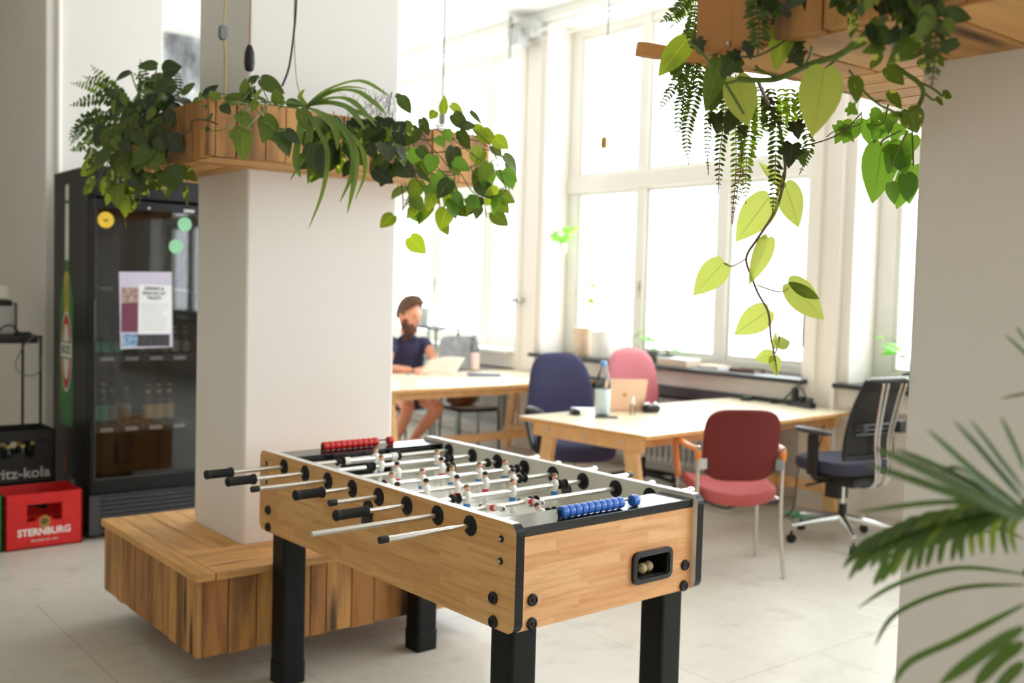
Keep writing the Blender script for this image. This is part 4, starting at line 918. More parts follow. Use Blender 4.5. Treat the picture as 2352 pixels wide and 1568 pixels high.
s = MB(); pad(s, outline(.30, .26, .9, 3), [(.6, -.5), (1, -.4), (1.05, 0), (.95, .35), (.6, .5)], lambda x, y, o: (x, y*.75, .075+o*.15)); s.build('body', plain('brown_leather', (104, 62, 34), .5, var=.3, vs=14, bmp=.3, bs=60), bg2, smooth=True)
s = MB(); s.tube(smoothpath([(-.1, 0, .14), (-.06, .02, .2), (.06, .02, .2), (.1, 0, .14)]), .008, 6); s.build('handle', M['black'], bg2, smooth=True)

# ================================================================ things on the desks
def water_bottle(p, label, labm, rx=.042, h=.315, level=.6):
    t = thing('water_bottle', label, 'bottle', p, 0, 'water bottles on the desks')
    pr = [(rx*.8, 0), (rx, .012), (rx, h*.28), (rx*.94, h*.31), (rx, h*.34), (rx, h*.52), (rx*.96, h*.60), (rx*.72, h*.76), (rx*.38, h*.88), (rx*.34, h*.92)]
    mb = MB(); mb.lathe(pr, 20, cap=False); mb.build('body', thinglass('pet_plastic', (.97, .985, .99), 1.3, .05), t, smooth=True)
    mb = MB(); mb.lathe([(rx*.85, h*.01), (rx*1.01, h*.05), (rx*1.01, h*.50)], 20, cap=False); mb.build('label', labm, t, smooth=True)
    mb = MB(); mb.lathe([(rx*.42, h*.915), (rx*.42, h*.985), (rx*.34, h)], 16); mb.build('cap', plain('light_blue_cap', (110, 160, 222), .4), t, smooth=True)
    return t
lbl = plain('pale_blue_label', (206, 224, 234), .4, var=.08, vs=40)
p = on(1383, 955, 'z', .741); water_bottle(tuple(p), 'clear water bottle with a light blue cap beside the open laptop', lbl, .048, .345)
p = on(1089, 851, 'z', .741); water_bottle(tuple(p), 'clear water bottle with a pinkish label on the left desk beside the man', plain('pale_pink_label', (236, 216, 216), .5), .046, .35)
lp = thing('laptop', 'open rose gold laptop seen from behind on the right desk', 'laptop', tuple(on(1430, 944, 'z', .741)), R(-28))
mb = MB(); mb.prism(rrect(.285, .20, .012, 4, 0, .10), .002, .014); mb.build('base', M['gold'], lp, bevel=.002)
mb = MB(); mb.prism(rrect(.24, .10, .004, 2, 0, .115), .014, .0152); mb.build('keyboard', M['dgrey'], lp)
Ml = MT((0, -.002, .014), (1, 0, 0), (0, -.34, .94)); mb = MB(); mb.prism(rrect(.285, .215, .012, 4, 0, .1075), -.004, .001, Ml); lid = mb.build('screen_lid', M['gold'], lp, bevel=.001)
mb = MB(); mb.prism(rrect(.27, .19, .006, 3, 0, .108), -.0048, -.0041, Ml); mb.build('screen', plain('dark_screen', (20, 22, 28), .15), lid)
ap = [(0, .55), (.35, .72), (.75, .62), (.95, .35), (.70, .18), (.66, -.12), (.92, -.35), (.72, -.75), (.40, -.95), (.1, -.86), (-.1, -.86), (-.40, -.95), (-.75, -.7), (-.95, -.25), (-.92, .25), (-.7, .6), (-.35, .72)]
lg = plain('logo_gold', (190, 150, 90), .25, .6)
mb = MB(); mb.prism([(x*.014, y*.015) for x, y in ap], .0012, .0018, Ml @ Matrix.Translation((0, .105, 0))); mb.prism([(0, .012), (.004, .018), (.006, .022), (.001, .018)], .0012, .0018, Ml @ Matrix.Translation((0, .105, 0))); mb.build('logo', lg, lid)
ms_ = thing('computer_mouse', 'black computer mouse at the left end of the right desk', 'mouse', tuple(on(1320, 951, 'z', .741)), R(-20))
mb = MB(); pad(mb, outline(.065, .11, .9, 2.4), [(.95, 0), (1, .008), (.97, .018), (.8, .03), (.5, .036), (.15, .038)], lambda x, y, o: (x, y, o)); mb.build('shell', M['black'], ms_, smooth=True)
mb = MB(); mb.lathe([(.006, -.003), (.006, .003)], 10, MT((0, .03, .034), (0, 1, 0), (0, 0, 1))); mb.build('wheel', M['grey'], ms_)
mb = MB(); pp = on(1350, 941, 'z', .742); mb.box(-.10, .10, -.055, .055, 0, .008, MT((pp.x+.02, pp.y+.03, .7405), (.8, -.6, 0), (.6, .8, 0))); tag(mb.build('paper_pad', M['paper'], bevel=.001), 'flat white pad lying between the computer mouse and the laptop', 'notepad')
ph = thing('smartphone', 'flat grey smartphone lying before the water bottle on the right desk', 'phone', tuple(on(1392, 959, 'z', .7405)), R(48))
mb = MB(); mb.prism(rrect(.07, .145, .01, 4), 0, .008); mb.build('case', M['grey'], ph, bevel=.001); mb = MB(); mb.prism(rrect(.062, .136, .008, 4), .008, .0086); mb.build('screen', M['blacksat'], ph)
sp = thing('spray_bottle', 'small clear spray bottle with white nozzle before the laptop', 'bottle', tuple(on(1453, 952, 'z', .741)))
mb = MB(); mb.lathe([(.018, 0), (.021, .005), (.021, .055), (.014, .068), (.009, .072)], 16, cap=False); mb.build('body', thinglass('clear_plastic', (.93, .92, .9), 1.6, .05), sp, smooth=True)
mb = MB(); mb.lathe([(.011, .068), (.011, .082), (.009, .086), (.009, .112), (.006, .115)], 14); mb.build('nozzle', M['white'], sp, smooth=True)
tr_ = thing('pouch', 'small black pouch with shiny earphones on top beside the laptop', 'pouch', tuple(on(1495, 946, 'z', .741)), R(-20))
mb = MB(); pad(mb, outline(.13, .09, .9, 2.6), [(.9, 0), (1, .01), (1, .03), (.85, .042), (.4, .045)], lambda x, y, o: (x, y, o+.01*max(0, x*8))); mb.build('body', M['blackm'], tr_, smooth=True)
mb = MB()
for x, y in ((-.045, 0), (-.02, .01), (.02, -.01), (.035, .012)): mb.ball((x, y, .052), .012, 10)
mb.build('earphones', M['chrome'], tr_, smooth=True)
# papers, notebook and man’s things on the left desk
fp = at(1020, 835, 9.0)
pm = MB(); rows = []
A_, B_, C_, D_ = at(962, 860, 9.05), at(985, 826, 9.1), at(1068, 822, 9.2), at(1042, 864, 9.1)
for j in range(7):
    f = j/6; rows.append([A_.lerp(D_, i/8).lerp(B_.lerp(C_, i/8), f)+Vector((0, 0, .02*math.sin(PI*i/8))) for i in range(9)])
pm.grid(rows); tag(pm.build('newspaper', plain('beige_paper', (232, 214, 198), .8, var=.08, vs=10), smooth=True, solid=.002), 'open sheets of paper the seated man holds up above the left desk', 'paper')
nb = thing('notebook', 'thin dark blue notebook lying on the left desk', 'notebook', tuple(on(1112, 862, 'z', .741)), R(-35))
mb = MB(); mb.prism(rrect(.30, .21, .006, 3), .0, .014); mb.build('cover', plain('dark_blue_cover', (52, 60, 96), .5), nb, bevel=.002); mb = MB(); mb.box(-.145, .148, -.102, .102, .003, .011); mb.build('pages', M['paper'], nb)
for q_, lb_ in (((940, 862), 'small grey puck shaped object on the left desk in front of the man'), ):
    p = on(q_[0], q_[1], 'z', .741); mb = MB(); mb.lathe([(.03, 0), (.034, .006), (.032, .016), (.01, .018)], 18); o = mb.build('computer_mouse', M['lgrey'], smooth=True); o.location = p; tag(o, lb_, 'mouse')
# cables, plugs on the right desk by the wall
p = on(1778, 912, 'z', .742)
pw = thing('tape_case', 'flat black case with a green strip on the far end of the right desk', 'case', (6.17, 4.80, .741), R(20)); mb = MB(); mb.prism(rrect(.13, .07, .01), 0, .022); mb.build('shell', M['black'], pw, bevel=.003); mb = MB(); mb.prism(rrect(.12, .06, .01), .022, .026); mb.build('lid', plain('dark_green', (40, 110, 84), .3), pw)
mb = MB(); c = on(1832, 922, 'z', .745)
c = Vector((6.17, 4.47, .752)); mb.tube(smoothpath([c+Vector(v) for v in ((-.04, .2, 0), (.0, .14, .012), (-.05, .08, .0), (.02, .05, .0), (.05, 0, .06), (.03, -.08, .13), (0, -.14, .12), (.0, -.2, .03), (-.05, -.22, 0))]), .006, 6)
mb.tube(smoothpath([c+Vector(v) for v in ((0, .16, 0), (.05, .1, .01), (.0, .02, .0), (-.04, -.05, .01), (.03, -.12, .0))]), .006, 6)
tag(mb.build('cable', M['black'], smooth=True), 'loop of black cable standing up at the wall end of the right desk', 'cable')
ps = thing('power_strip', 'black power strip with plugs at the wall end of the right desk', 'power strip', (6.16, 4.32, .741), R(75)); mb = MB(); mb.prism(rrect(.26, .055, .01), 0, .04); mb.build('housing', M['black'], ps, bevel=.004)
for k, m_ in enumerate(('dgrey', 'black', 'black')): mb = MB(); mb.box(-.09+.08*k-.022, -.09+.08*k+.022, -.02, .02, .04, .075 if k < 2 else .13); mb.build('plug', M[m_], ps, bevel=.008)
mb = MB(); mb.tube(smoothpath([(6.0, 4.02, .66), (5.99, 4.03, .55), (5.95, 4.06, .44), (5.85, 4.10, .36), (5.84, 4.12, .1), (5.85, 4.2, .01)]), .005, 6); tag(mb.build('cable', M['black'], smooth=True), 'black cable hanging down from the desk beside the burgundy chair', 'cable')
mb = MB(); r_ = random.Random(4); pts = [(5.9+r_.uniform(-.35, .3), 4.75+r_.uniform(-.3, .3), .02+r_.uniform(0, .10)) for _ in range(22)]; mb.tube(smoothpath(pts, 5), .009, 6)
tag(mb.build('cable_bundle', M['black'], smooth=True), 'tangle of black cables on the floor under the right desk', 'cable')
tb = thing('magazine', 'teal and dark magazine lying on the floor behind the swivel chair base', 'magazine', (6.02, 4.12, 0), R(-32)); mb = MB(); mb.box(-.15, .15, -.1, .1, 0, .02); mb.build('pages', M['lgrey'], tb); mb = MB(); mb.box(-.152, .152, -.102, .102, .02, .023); mb.build('cover', plain('teal_cover', (90, 190, 160), .4, var=.7, vs=9), tb)

# ================================================================ things on the sills
def pot(t, r0, r1, h, mat, soil=True):
    mb = MB(); mb.lathe([(r0*.9, 0), (r0, .004), (r1, h), (r1*.93, h), (r0*.9, h*.5), (.01, h*.5)], 24); mb.build('pot', mat, t, smooth=True)
    mb = MB(); mb.lathe([(r1*.92, h*.9), (.002, h*.905)], 20, cap=False); mb.build('soil', M['soil'], t)
# ================================================================ the seated man
def skin(verts, edges, radii, sub=2):
    me = bpy.data.meshes.new('s'); me.from_pydata([tuple(v) for v in verts], edges, []); o = bpy.data.objects.new('s', me); COL.objects.link(o)
    m = o.modifiers.new('k', 'SKIN'); m.use_smooth_shade = True; m.branch_smoothing = .6
    if not me.skin_vertices: bpy.context.view_layer.objects.active = o; o.select_set(True)
    for i, r in enumerate(radii): me.skin_vertices[0].data[i].radius = (r, r) if not isinstance(r, tuple) else r
    me.skin_vertices[0].data[0].use_root = True
    s = o.modifiers.new('s', 'SUBSURF'); s.levels = sub
    bpy.context.view_layer.update()
    e = bpy.data.meshes.new_from_object(o.evaluated_get(bpy.context.evaluated_depsgraph_get()))
    bpy.data.objects.remove(o); return e
def addmesh(mb, me): mb.add([v.co.copy() for v in me.vertices], [tuple(p.vertices) for p in me.polygons]); bpy.data.meshes.remove(me)
def remesh(o, vox, sm=3):
    m = o.modifiers.new('r', 'REMESH'); m.mode = 'VOXEL'; m.voxel_size = vox; m.use_smooth_shade = True
    if sm: k = o.modifiers.new('c', 'SMOOTH'); k.factor = .5; k.iterations = sm
J = {}
J['hip'] = at(934, 893, 9.75); J['belly'] = at(936, 855, 9.78); J['chest'] = at(938, 808, 9.70); J['neck0'] = at(934, 776, 9.66); J['neck1'] = at(934, 760, 9.60)
J['shL'] = at(897, 786, 9.62); J['shR'] = at(976, 783, 9.74)
J['elL'] = at(888, 846, 9.30); J['haL'] = at(948, 850, 9.20); J['elR'] = at(1001, 836, 9.52); J['haR'] = at(972, 847, 9.24)
J['hpL'] = at(918, 900, 9.70); J['hpR'] = at(958, 902, 9.74); J['knL'] = at(938, 936, 8.95); J['knR'] = at(1008, 936, 9.08)
J['anL'] = at(908, 1008, 9.35); J['anR'] = at(944, 1010, 9.42)
for k in ('anL', 'anR'): J[k].z = .10
man = thing('person', 'bearded man in a navy shirt sitting at the left desk looking down', 'person', (J['hip'].x, J['hip'].y, 0))
mo = -Vector(man.location)
def mbuild(mb, name, mat, **k): o = mb.build(name, mat, man, **k); o.location = mo; return o
view = FW.copy(); RIGHT = RT.copy(); UPV = Vector((0, 0, 1))
fd = (RIGHT*.80-view*.52).normalized(); fd.z = 0; fd.normalize()          # the way the head faces: right and towards us
HC_ = at(940, 722, 9.55); tilt = Matrix.Rotation(R(20), 3, fd.cross(UPV)*-1)
fx = fd.cross(UPV).normalized()                                           # his left-right axis
def H(x, y, z): return HC_+tilt @ (fx*x+fd*y+UPV*z)
def Hm(): X = tilt @ fx; Y = tilt @ fd; Z = tilt @ UPV; return Matrix(((X.x, Y.x, Z.x, HC_.x), (X.y, Y.y, Z.y, HC_.y), (X.z, Y.z, Z.z, HC_.z), (0, 0, 0, 1))) @ Matrix.Diagonal((1.12, 1.12, 1.2, 1))
b = MB()
L = lambda p, q, f: J[p].lerp(J[q], f)
V = [J['hip'], J['belly'], J['chest'], J['neck0'], J['neck1'], H(0, -.02, -.10), J['shL'], L('shL', 'elL', .5), J['elL'], L('elL', 'haL', .5), J['haL'], J['shR'], L('shR', 'elR', .5), J['elR'], L('elR', 'haR', .5), J['haR'],
     J['hpL'], L('hpL', 'knL', .5), J['knL'], L('knL', 'anL', .4), J['anL'], J['hpR'], L('hpR', 'knR', .5), J['knR'], L('knR', 'anR', .4), J['anR'], J['anL']+fd*.17-UPV*.055, J['anR']+fd*.17-UPV*.055]
E_ = [(0, 1), (1, 2), (2, 3), (3, 4), (4, 5), (2, 6), (6, 7), (7, 8), (8, 9), (9, 10), (2, 11), (11, 12), (12, 13), (13, 14), (14, 15), (0, 16), (16, 17), (17, 18), (18, 19), (19, 20), (0, 21), (21, 22), (22, 23), (23, 24), (24, 25), (20, 26), (25, 27)]
Rr = [.12, .11, .11, .06, .058, .058, .062, .052, .044, .040, .028, .062, .052, .044, .040, .028, .10, .085, .064, .060, .038, .10, .085, .064, .060, .038, .032, .032]
addmesh(b, skin(V, E_, Rr))
hm = Hm()
b.ball((0, 0, 0), .1, 20, (.80, .98, 1.25), hm); b.ball((0, .035, -.055), .07, 14, (.85, .85, 1.0), hm); b.ball((0, .105, -.012), .018, 10, (.8, 1.1, 1.6), hm)
b.ball((0, .075, .03), .05, 12, (1.2, .6, .6), hm); b.ball((0, .09, -.062), .018, 8, (1.6, .8, .7), hm)
for s_ in (-1, 1): b.ball((s_*.086, -.012, -.012), .028, 10, (.4, .8, 1.25), hm)
def hand(w, d, side):      # palm and five curled fingers grown on the wrist
    d = d.normalized(); n = d.cross(UPV).normalized()*side; b.ball(w+d*.045, .042, 12, (1, 1, .55))
    for k in range(4):
        r0 = w+d*.075+n*(.024-.017*k); ln = (.066, .076, .07, .055)[k]
        P = [r0, r0+d*ln*.5+UPV*.004, r0+d*ln*.85-UPV*.016, r0+d*ln-UPV*.034]; b.tube(smoothpath(P, 3), [.0095]*10, 8)
    t0 = w+d*.02+n*.03; b.tube(smoothpath([t0, t0+d*.03+n*.022, t0+d*.055+n*.024-UPV*.01], 3), [.0115]*7, 8)
hand(J['haL'], (J['haL']-J['elL']), -1); hand(J['haR'], (J['haR']-J['elR']), 1)
body = mbuild(b, 'body', M['skin']); remesh(body, .010, 4)
s = MB(); V2 = [L('hip', 'belly', .2), J['belly'], J['chest'], L('chest', 'neck0', .8), J['shL'], L('shL', 'elL', .5), J['shR'], L('shR', 'elR', .5)]
addmesh(s, skin(V2, [(0, 1), (1, 2), (2, 3), (2, 4), (4, 5), (2, 6), (6, 7)], [.165, .160, .180, .10, .10, .082, .10, .082])); o = mbuild(s, 'shirt', M['navyshirt']); remesh(o, .012, 4)
s = MB(); c0 = L('neck0', 'neck1', .2); s.tube([c0+fd*.02+Vector((math.cos(a)*.075, math.sin(a)*.075, .012*math.sin(a*2))) for a in [k*PI/9 for k in range(19)]], .017, 8); mbuild(s, 'collar', M['navyshirt'], smooth=True)
s = MB(); V3 = [J['hip'], J['hpL'], L('hpL', 'knL', .55), J['hpR'], L('hpR', 'knR', .55)]; addmesh(s, skin(V3, [(0, 1), (1, 2), (0, 3), (3, 4)], [.155, .115, .105, .115, .105])); o = mbuild(s, 'shorts', M['shorts']); remesh(o, .014, 3)
def shell(name, mat, parts, keep, fuzz, seed):
    # hair and beard: lumpy shells over the head, cut along the hairline
    rh = random.Random(seed); s = MB(); lim = Matrix.Diagonal((1, 1, 1, 1))
    for c_, r_, z_ in parts:
        q = MB(); q.ball(c_, r_, 34, z_)
        base_ = len(s.v); ok = []
        for f_ in q.f:
            m_ = sum((q.v[i] for i in f_), Vector())/len(f_)
            if keep(m_): ok.append(f_)
        s.v += [hm @ (v+(v-Vector(c_)).normalized()*rh.uniform(-fuzz, fuzz)) for v in q.v]; s.f += [tuple(base_+i for i in f_) for f_ in ok]; s.t += [.5]*len(ok); s.m += [0]*len(ok)
    return mbuild(s, name, mat, smooth=True, solid=.012)
shell('hair', M['hair'], [((0, -.008, .018), .107, (.86, 1.02, 1.26)), ((0, .02, .10), .072, (1.0, 1.05, .85))], lambda p_: p_.z > -.045+.095*max(0, (p_.y+.03)/.06) and not (p_.y > .065 and p_.z < .085), .005, 3)
s = MB(); s.ball((0, .055, -.098), .060, 14, (1.15, .95, 1.1), hm); s.ball((0, .06, -.150), .036, 12, (1, .8, 1.2), hm)
for s_ in (-1, 1): s.ball((s_*.066, .03, -.065), .032, 10, (.55, 1.1, 1.6), hm); s.ball((s_*.02, .092, -.050), .009, 8, (1.6, .6, .5), hm)
o = mbuild(s, 'beard', plain('brown_beard', (88, 58, 42), .85, var=.4, vs=80, bmp=.6, bs=150)); remesh(o, .007, 1)
for s_ in (-1, 1):
    e = MB(); e.ball((s_*.032, .088, .012), .010, 10, (1.3, .6, .8), hm); mbuild(e, 'eye', M['hair'], smooth=True)
    e = MB(); e.ball((s_*.033, .095, .034), .012, 8, (1.7, .5, .4), hm); mbuild(e, 'eyebrow', M['hair'], smooth=True)
for k_ in ('anL', 'anR'):
    e = MB(); e.ball(J[k_]+fd*.07-UPV*.055, .05, 12, (1, 1, .8)); e.ball(J[k_]+fd*.13-UPV*.062, .042, 12, (1.1, 1.1, .75)); e.ball(J[k_]-UPV*.045, .048, 12); o = mbuild(e, 'shoe', M['lgrey']); remesh(o, .01, 2)
hp = J['hip']; st_ = thing('visitor_chair', 'dark chair under the bearded man behind the left desk', 'chair', (hp.x-.02, hp.y+.03, 0), R(200))
e = MB(); pad(e, outline(.44, .42, 1, 5), [(.95, -.02), (1, -.01), (1, .012), (.9, .02)], lambda x, y, o: (x, y, hp.z-.165+o)); e.build('seat', M['blackm'], st_, smooth=True)
for sx in (-1, 1):
    for sy in (-1, 1):
        e = MB(); e.tube([(sx*.2, sy*.19, 0), (sx*.19, sy*.18, hp.z-.18)]+([(sx*.19, -.21, hp.z+.28)] if sy < 0 else []), .010, 8); e.build('leg', M['blackm'], st_, smooth=True)
e = MB(); e.box(-.19, .19, -.225, -.205, hp.z+.08, hp.z+.28); e.build('backrest', M['blackm'], st_, bevel=.01)
# stand with a white pot behind the man
sd_ = thing('plant_stand', 'narrow table with a thin black top behind the seated man', 'table', (5.78, 8.40, 0), R(-10))
e = MB(); e.prism(rrect(.30, 1.0, .01), 1.115, 1.13); e.build('tabletop', M['blackm'], sd_)
for sx in (-.12, .12):
    for sy in (-.35, .35): e = MB(); e.box(sx-.012, sx+.012, sy-.012, sy+.012, 0, 1.115); e.build('leg', plain('mint_paint', (170, 200, 190), .5), sd_)
pt = thing('potted_plant', 'white pot with a tall thin stemmed plant on the black stand behind the man', 'plant', (5.73, 8.50, 1.13)); pot(pt, .07, .09, .19, plain('white_glazed_pot', (214, 222, 220), .3))
LG = leafmat('young_leaf', (144, 164, 56), tr=.45); LD = leafmat('dark_leaf', (62, 80, 36), rough=.35, tr=.3); LM = leafmat('mid_leaf', (94, 114, 44), rough=.35, tr=.38)
LV = leafmat('variegated_leaf', (88, 110, 50), veg=(204, 208, 150)); LY = leafmat('lime_leaf', (160, 178, 62), (206, 216, 104), tr=.6); LF = leafmat('fern_leaf', (108, 136, 52), tr=.45); LP = leafmat('palm_leaf', (58, 84, 28), rough=.35, tr=.3); LW = leafmat('strap_leaf', (88, 112, 50), tr=.35)
LI = leafmat('ivy_leaf', (88, 132, 46), (126, 168, 48), tr=.5); LFD = leafmat('fern_dark', (70, 92, 40), tr=.35)
LDK = leafmat('deep_green_leaf', (46, 58, 30), rough=.3, tr=.2)

# ================================================================ leaves, vines, fronds
RN = random.Random(11)
PROF = {'heart': [(0, 0), (-.07, .30), (-.02, .62), (.10, .86), (.26, .98), (.42, .95), (.58, .80), (.74, .55), (.88, .28), (1, .0)],
        'ellip': [(0, .0), (.06, .32), (.18, .66), (.34, .92), (.5, 1.0), (.64, .93), (.78, .68), (.90, .36), (1, 0)],
        'ivy': [(0, 0), (-.12, .45), (-.02, .82), (.16, .70), (.26, 1.12), (.42, .80), (.50, .52), (.68, .42), (.86, .20), (1, 0)],
        'strap': [(0, .35), (.1, .6), (.3, .95), (.5, 1), (.7, .85), (.85, .55), (1, 0)]}
def leaf(mb, base, axis, nrm, L, W, kind='heart', fold=.25, curl=.3, tint=None):
    # midrib runs from base along axis and curls away from nrm; both halves fold up along the midrib
    a = axis.normalized(); s = a.cross(nrm)
    if s.length < 1e-4: s = a.cross(Vector((.3, .2, 1)))
    s.normalize(); n = s.cross(a).normalized(); mb.tint = RN.random() if tint is None else tint
    P = PROF[kind]; rows = []
    m = max(p[0] for p in P)
    for i, (f, w_) in enumerate(P):
        g = max(f, 0); c = curl*g*g; mid = base+a*(L*(g*(1-.12*abs(curl)*g)))-n*(L*c*.5)
        off = a*(L*(f-g)); w2 = W/2*w_
        row = []
        for k in (-1, -.55, 0, .55, 1):
            lift = n*(abs(k)*w2*fold-(k*k)*w2*.12); row.append(mid+(off*abs(k) if f < 0 else Vector((0, 0, 0)))+s*(w2*k)+lift)
        rows.append(row)
    b_ = len(mb.v); mb.grid(rows)
    for i, (f, w_) in enumerate(P):
        for k in range(5): mb.lu[b_+i*5+k] = (abs((-1, -.55, 0, .55, 1)[k]), f)
def rdir(up=-.6, spread=1): return Vector((RN.uniform(-1, 1)*spread, RN.uniform(-1, 1)*spread, up+RN.uniform(-.4, .4))).normalized()
CAMV = -FW
def face(j=.6): return (CAMV+Vector((RN.uniform(-j, j), RN.uniform(-j, j), RN.uniform(-j*.4, j)+.15))).normalized()
class Plant:
    def __init__(s, name, label, cat='plant', loc=None, group=None):
        s.t = thing(name, label, cat, loc or (0, 0, 0), 0, group); s.o = -Vector(s.t.location); s.leaves = {}; s.stem = MB(); s.parts = []
    def mb(s, mat):
        if mat.name not in s.leaves: s.leaves[mat.name] = (MB(), mat)
        return s.leaves[mat.name][0]
    def done(s, stem=None, name='foliage'):
        for mb, mat in s.leaves.values():
            if mb.v: o = mb.build(name, mat, s.t, smooth=True); o.location = s.o
        if s.stem.v: o = s.stem.build('stem', stem or M['stem'], s.t, smooth=True); o.location = s.o
        return s.t
    def pf(s, b, t, wr, mat, kind='heart', x=1.495, j=.5, k=0):      # a leaf lying before the planter's boards
        B = on(b[0], b[1], 'x', x); s.px(b, t, (B-EYE).dot(FW)+k, wr, mat, kind, j=j)
    def px(s, b, t, d, wr, mat, kind='heart', dt=0, fold=.25, curl=.3, j=.35, tint=None, nrm=None):     # leaf from base to tip
        B = at(b[0], b[1], d); T = at(t[0], t[1], d+dt); L = (T-B).length
        leaf(s.mb(mat), B, T-B, nrm or face(j), L, L*wr, kind, fold, curl, tint)
    def vine(s, pts, size, mats, r=.0022, every=.06, kind='heart', j=.7, wr=.8, pet=.03, droop=-.7, fold=.25):
        P = smoothpath(pts, 5); s.stem.tube(P, r, 6); acc = 0; side = 1
        for i in range(1, len(P)):
            acc += (P[i]-P[i-1]).length
            if acc >= every:
                acc = 0; side = -side; d = (P[i]-P[i-1]).normalized(); sd = d.cross(CAMV).normalized()*side
                pd = (sd*.8+Vector((0, 0, RN.uniform(-.2, .35)))+CAMV*RN.uniform(-.1, .6)+d*.2).normalized(); q = P[i]+pd*pet*RN.uniform(.6, 1.3); s.stem.tube([P[i], q], r*.6, 4)
                L = size*RN.uniform(.65, 1.2); ax = (pd*.55+Vector((RN.uniform(-.3, .3), RN.uniform(-.3, .3), droop))).normalized()
                leaf(s.mb(RN.choice(mats)), q, ax, face(j), L, L*wr*RN.uniform(.85, 1.1), kind, fold, RN.uniform(.1, .5))
    def frond(s, pts, w, mat, step=.011, r=.0014, taper=True, wl=.30, up=None):      # fern frond along a rachis
        P = smoothpath(pts, 10); s.stem.tube(P, r, 5); tot = sum((P[i]-P[i-1]).length for i in range(1, len(P))); acc = 0; run = 0; mbx = s.mb(mat)
        for i in range(1, len(P)):
            seg = P[i]-P[i-1]; n = seg.length; run += n; acc += n
            while acc >= step:
                acc -= step; f = run/tot; d = seg.normalized(); nr = up or face(.3); sd = d.cross(nr).normalized(); ww = w*(math.sin(PI*min(1, .12+f*.9))**.6 if taper else 1)*RN.uniform(.85, 1.1)
                for sg in (-1, 1):
                    ax = (sd*sg+d*.25+Vector((0, 0, -.18))+nr*RN.uniform(-.25, .25)).normalized(); leaf(mbx, P[i], ax, (nr+sd*RN.uniform(-.3, .3)).normalized(), ww, ww*wl, 'ellip', .15, .3)
def sp(L_, d): return [at(u, v, d+(k[0] if (k := r_) else 0)) for u, v, *r_ in L_]      # pixels (with an optional depth step) to points
# ---------------------------------------------------------------- left planter (about four metres away)
D1 = 3.80
mats_p = [LD, LM, LDK]
f = Plant('boston_fern', 'boston fern with arching fronds spilling over the left end of the left planter', loc=(1.56, 4.5, 2.10))
for L_ in ([(300, 262), (230, 205), (162, 190)], [(300, 262), (240, 225, -.05), (160, 242)], [(290, 270), (225, 262), (190, 290), (160, 335)], [(300, 280), (235, 285), (195, 330, -.05), (160, 345)],
           [(310, 262), (265, 215), (208, 148)], [(305, 262), (255, 200), (190, 175)], [(310, 260), (330, 200), (322, 136)], [(315, 262), (360, 210), (300, 165)], [(290, 285), (230, 310), (205, 360), (190, 398)],
           [(320, 290), (280, 330), (262, 375)], [(300, 285), (205, 270), (172, 295), (158, 322)], [(340, 300), (330, 350), (348, 385)], [(330, 280), (285, 300), (240, 350), (225, 395)], [(330, 260), (400, 215), (408, 155)]):
    f.frond(sp(L_, 4.28), .036, RN.choice([LFD, LF, LFD]), .0115, wl=.44)
f.done()
p = Plant('philodendron', 'broad leaved philodendron rising from the left end of the left planter', loc=(1.7, 4.3, 2.14))
for b_, t_, w_ in (((375, 165), (415, 150), .9), ((360, 152), (312, 148), .6), ((345, 180), (398, 205), .8), ((300, 165), (262, 182), .6), ((270, 205), (262, 230), .9), ((330, 190), (362, 180), .6), ((352, 215), (318, 205), .7), ((400, 190), (345, 218), .6), ((330, 232), (305, 262), .8), ((372, 232), (400, 250), .8), ((420, 205), (455, 200), .6), ((410, 225), (440, 243), .7), ((290, 240), (262, 262), .7)):
    B = Vector(b_); b2 = (b_[0], b_[1]); p.px(b2, t_, 4.12+RN.uniform(-.1, .1), w_*1.15, RN.choice([LD, LM]), 'heart', j=.8, dt=RN.uniform(-.06, .02)); p.stem.tube(smoothpath([at(340+RN.uniform(-25, 25), 285, 4.15), at((340+b_[0])/2, (285+b_[1])/2-6, 4.12), at(b_[0], b_[1], 4.12)]), .003, 5)
for k in range(46):
    b_ = (RN.uniform(262, 420), RN.uniform(215, 262)); p.px(b_, (b_[0]+RN.uniform(-26, 26), b_[1]+RN.uniform(8, 34)), 4.0+RN.uniform(-.12, .16), .8, RN.choice(mats_p), 'heart', j=.9)
p.done()
p = Plant('trailing_pothos', 'dark trailing pothos hanging over the left side panel of the left planter', loc=(1.50, 4.1, 2.14))
for x in range(9):
    u = 258+x*17; p.vine([at(u+10, 262, 4.05), at(u+RN.uniform(-12, 8), 300, 3.94), at(u+RN.uniform(-14, 12), 340, 3.93), at(u+RN.uniform(-14, 16), RN.uniform(352, 400), 3.95)], .085, [LDK, LD, LM], every=.045, j=.8)
p.vine([at(395, 300, 3.8), at(420, 306, 3.78), at(438, 300, 3.76), at(442, 278, 3.76), at(470, 275, 3.74), at(500, 285, 3.7)], .04, [LD], every=.2, r=.003)
p.done(M['stemd'])
p = Plant('variegated_pothos', 'cream and green pothos dangling below the left end of the left planter', loc=(1.50, 4.35, 2.14))
for L_ in ([(250, 330), (235, 370), (200, 402)], [(262, 350), (262, 400), (248, 440)], [(280, 370), (285, 410), (320, 445), (318, 470)], [(300, 385), (312, 410), (300, 440), (285, 448)], [(240, 380), (225, 420), (228, 440)], [(330, 395), (380, 402), (430, 410)], [(270, 300), (250, 345), (245, 390)], [(290, 395), (262, 425), (300, 452)]):
    p.vine(sp(L_, 4.06), .085, [LV, LV, LG], every=.038, j=.5, wr=.62)
p.stem.tube(sp([(292, 450), (286, 490), (289, 525)], 4.1), .0015, 5)
p.done()
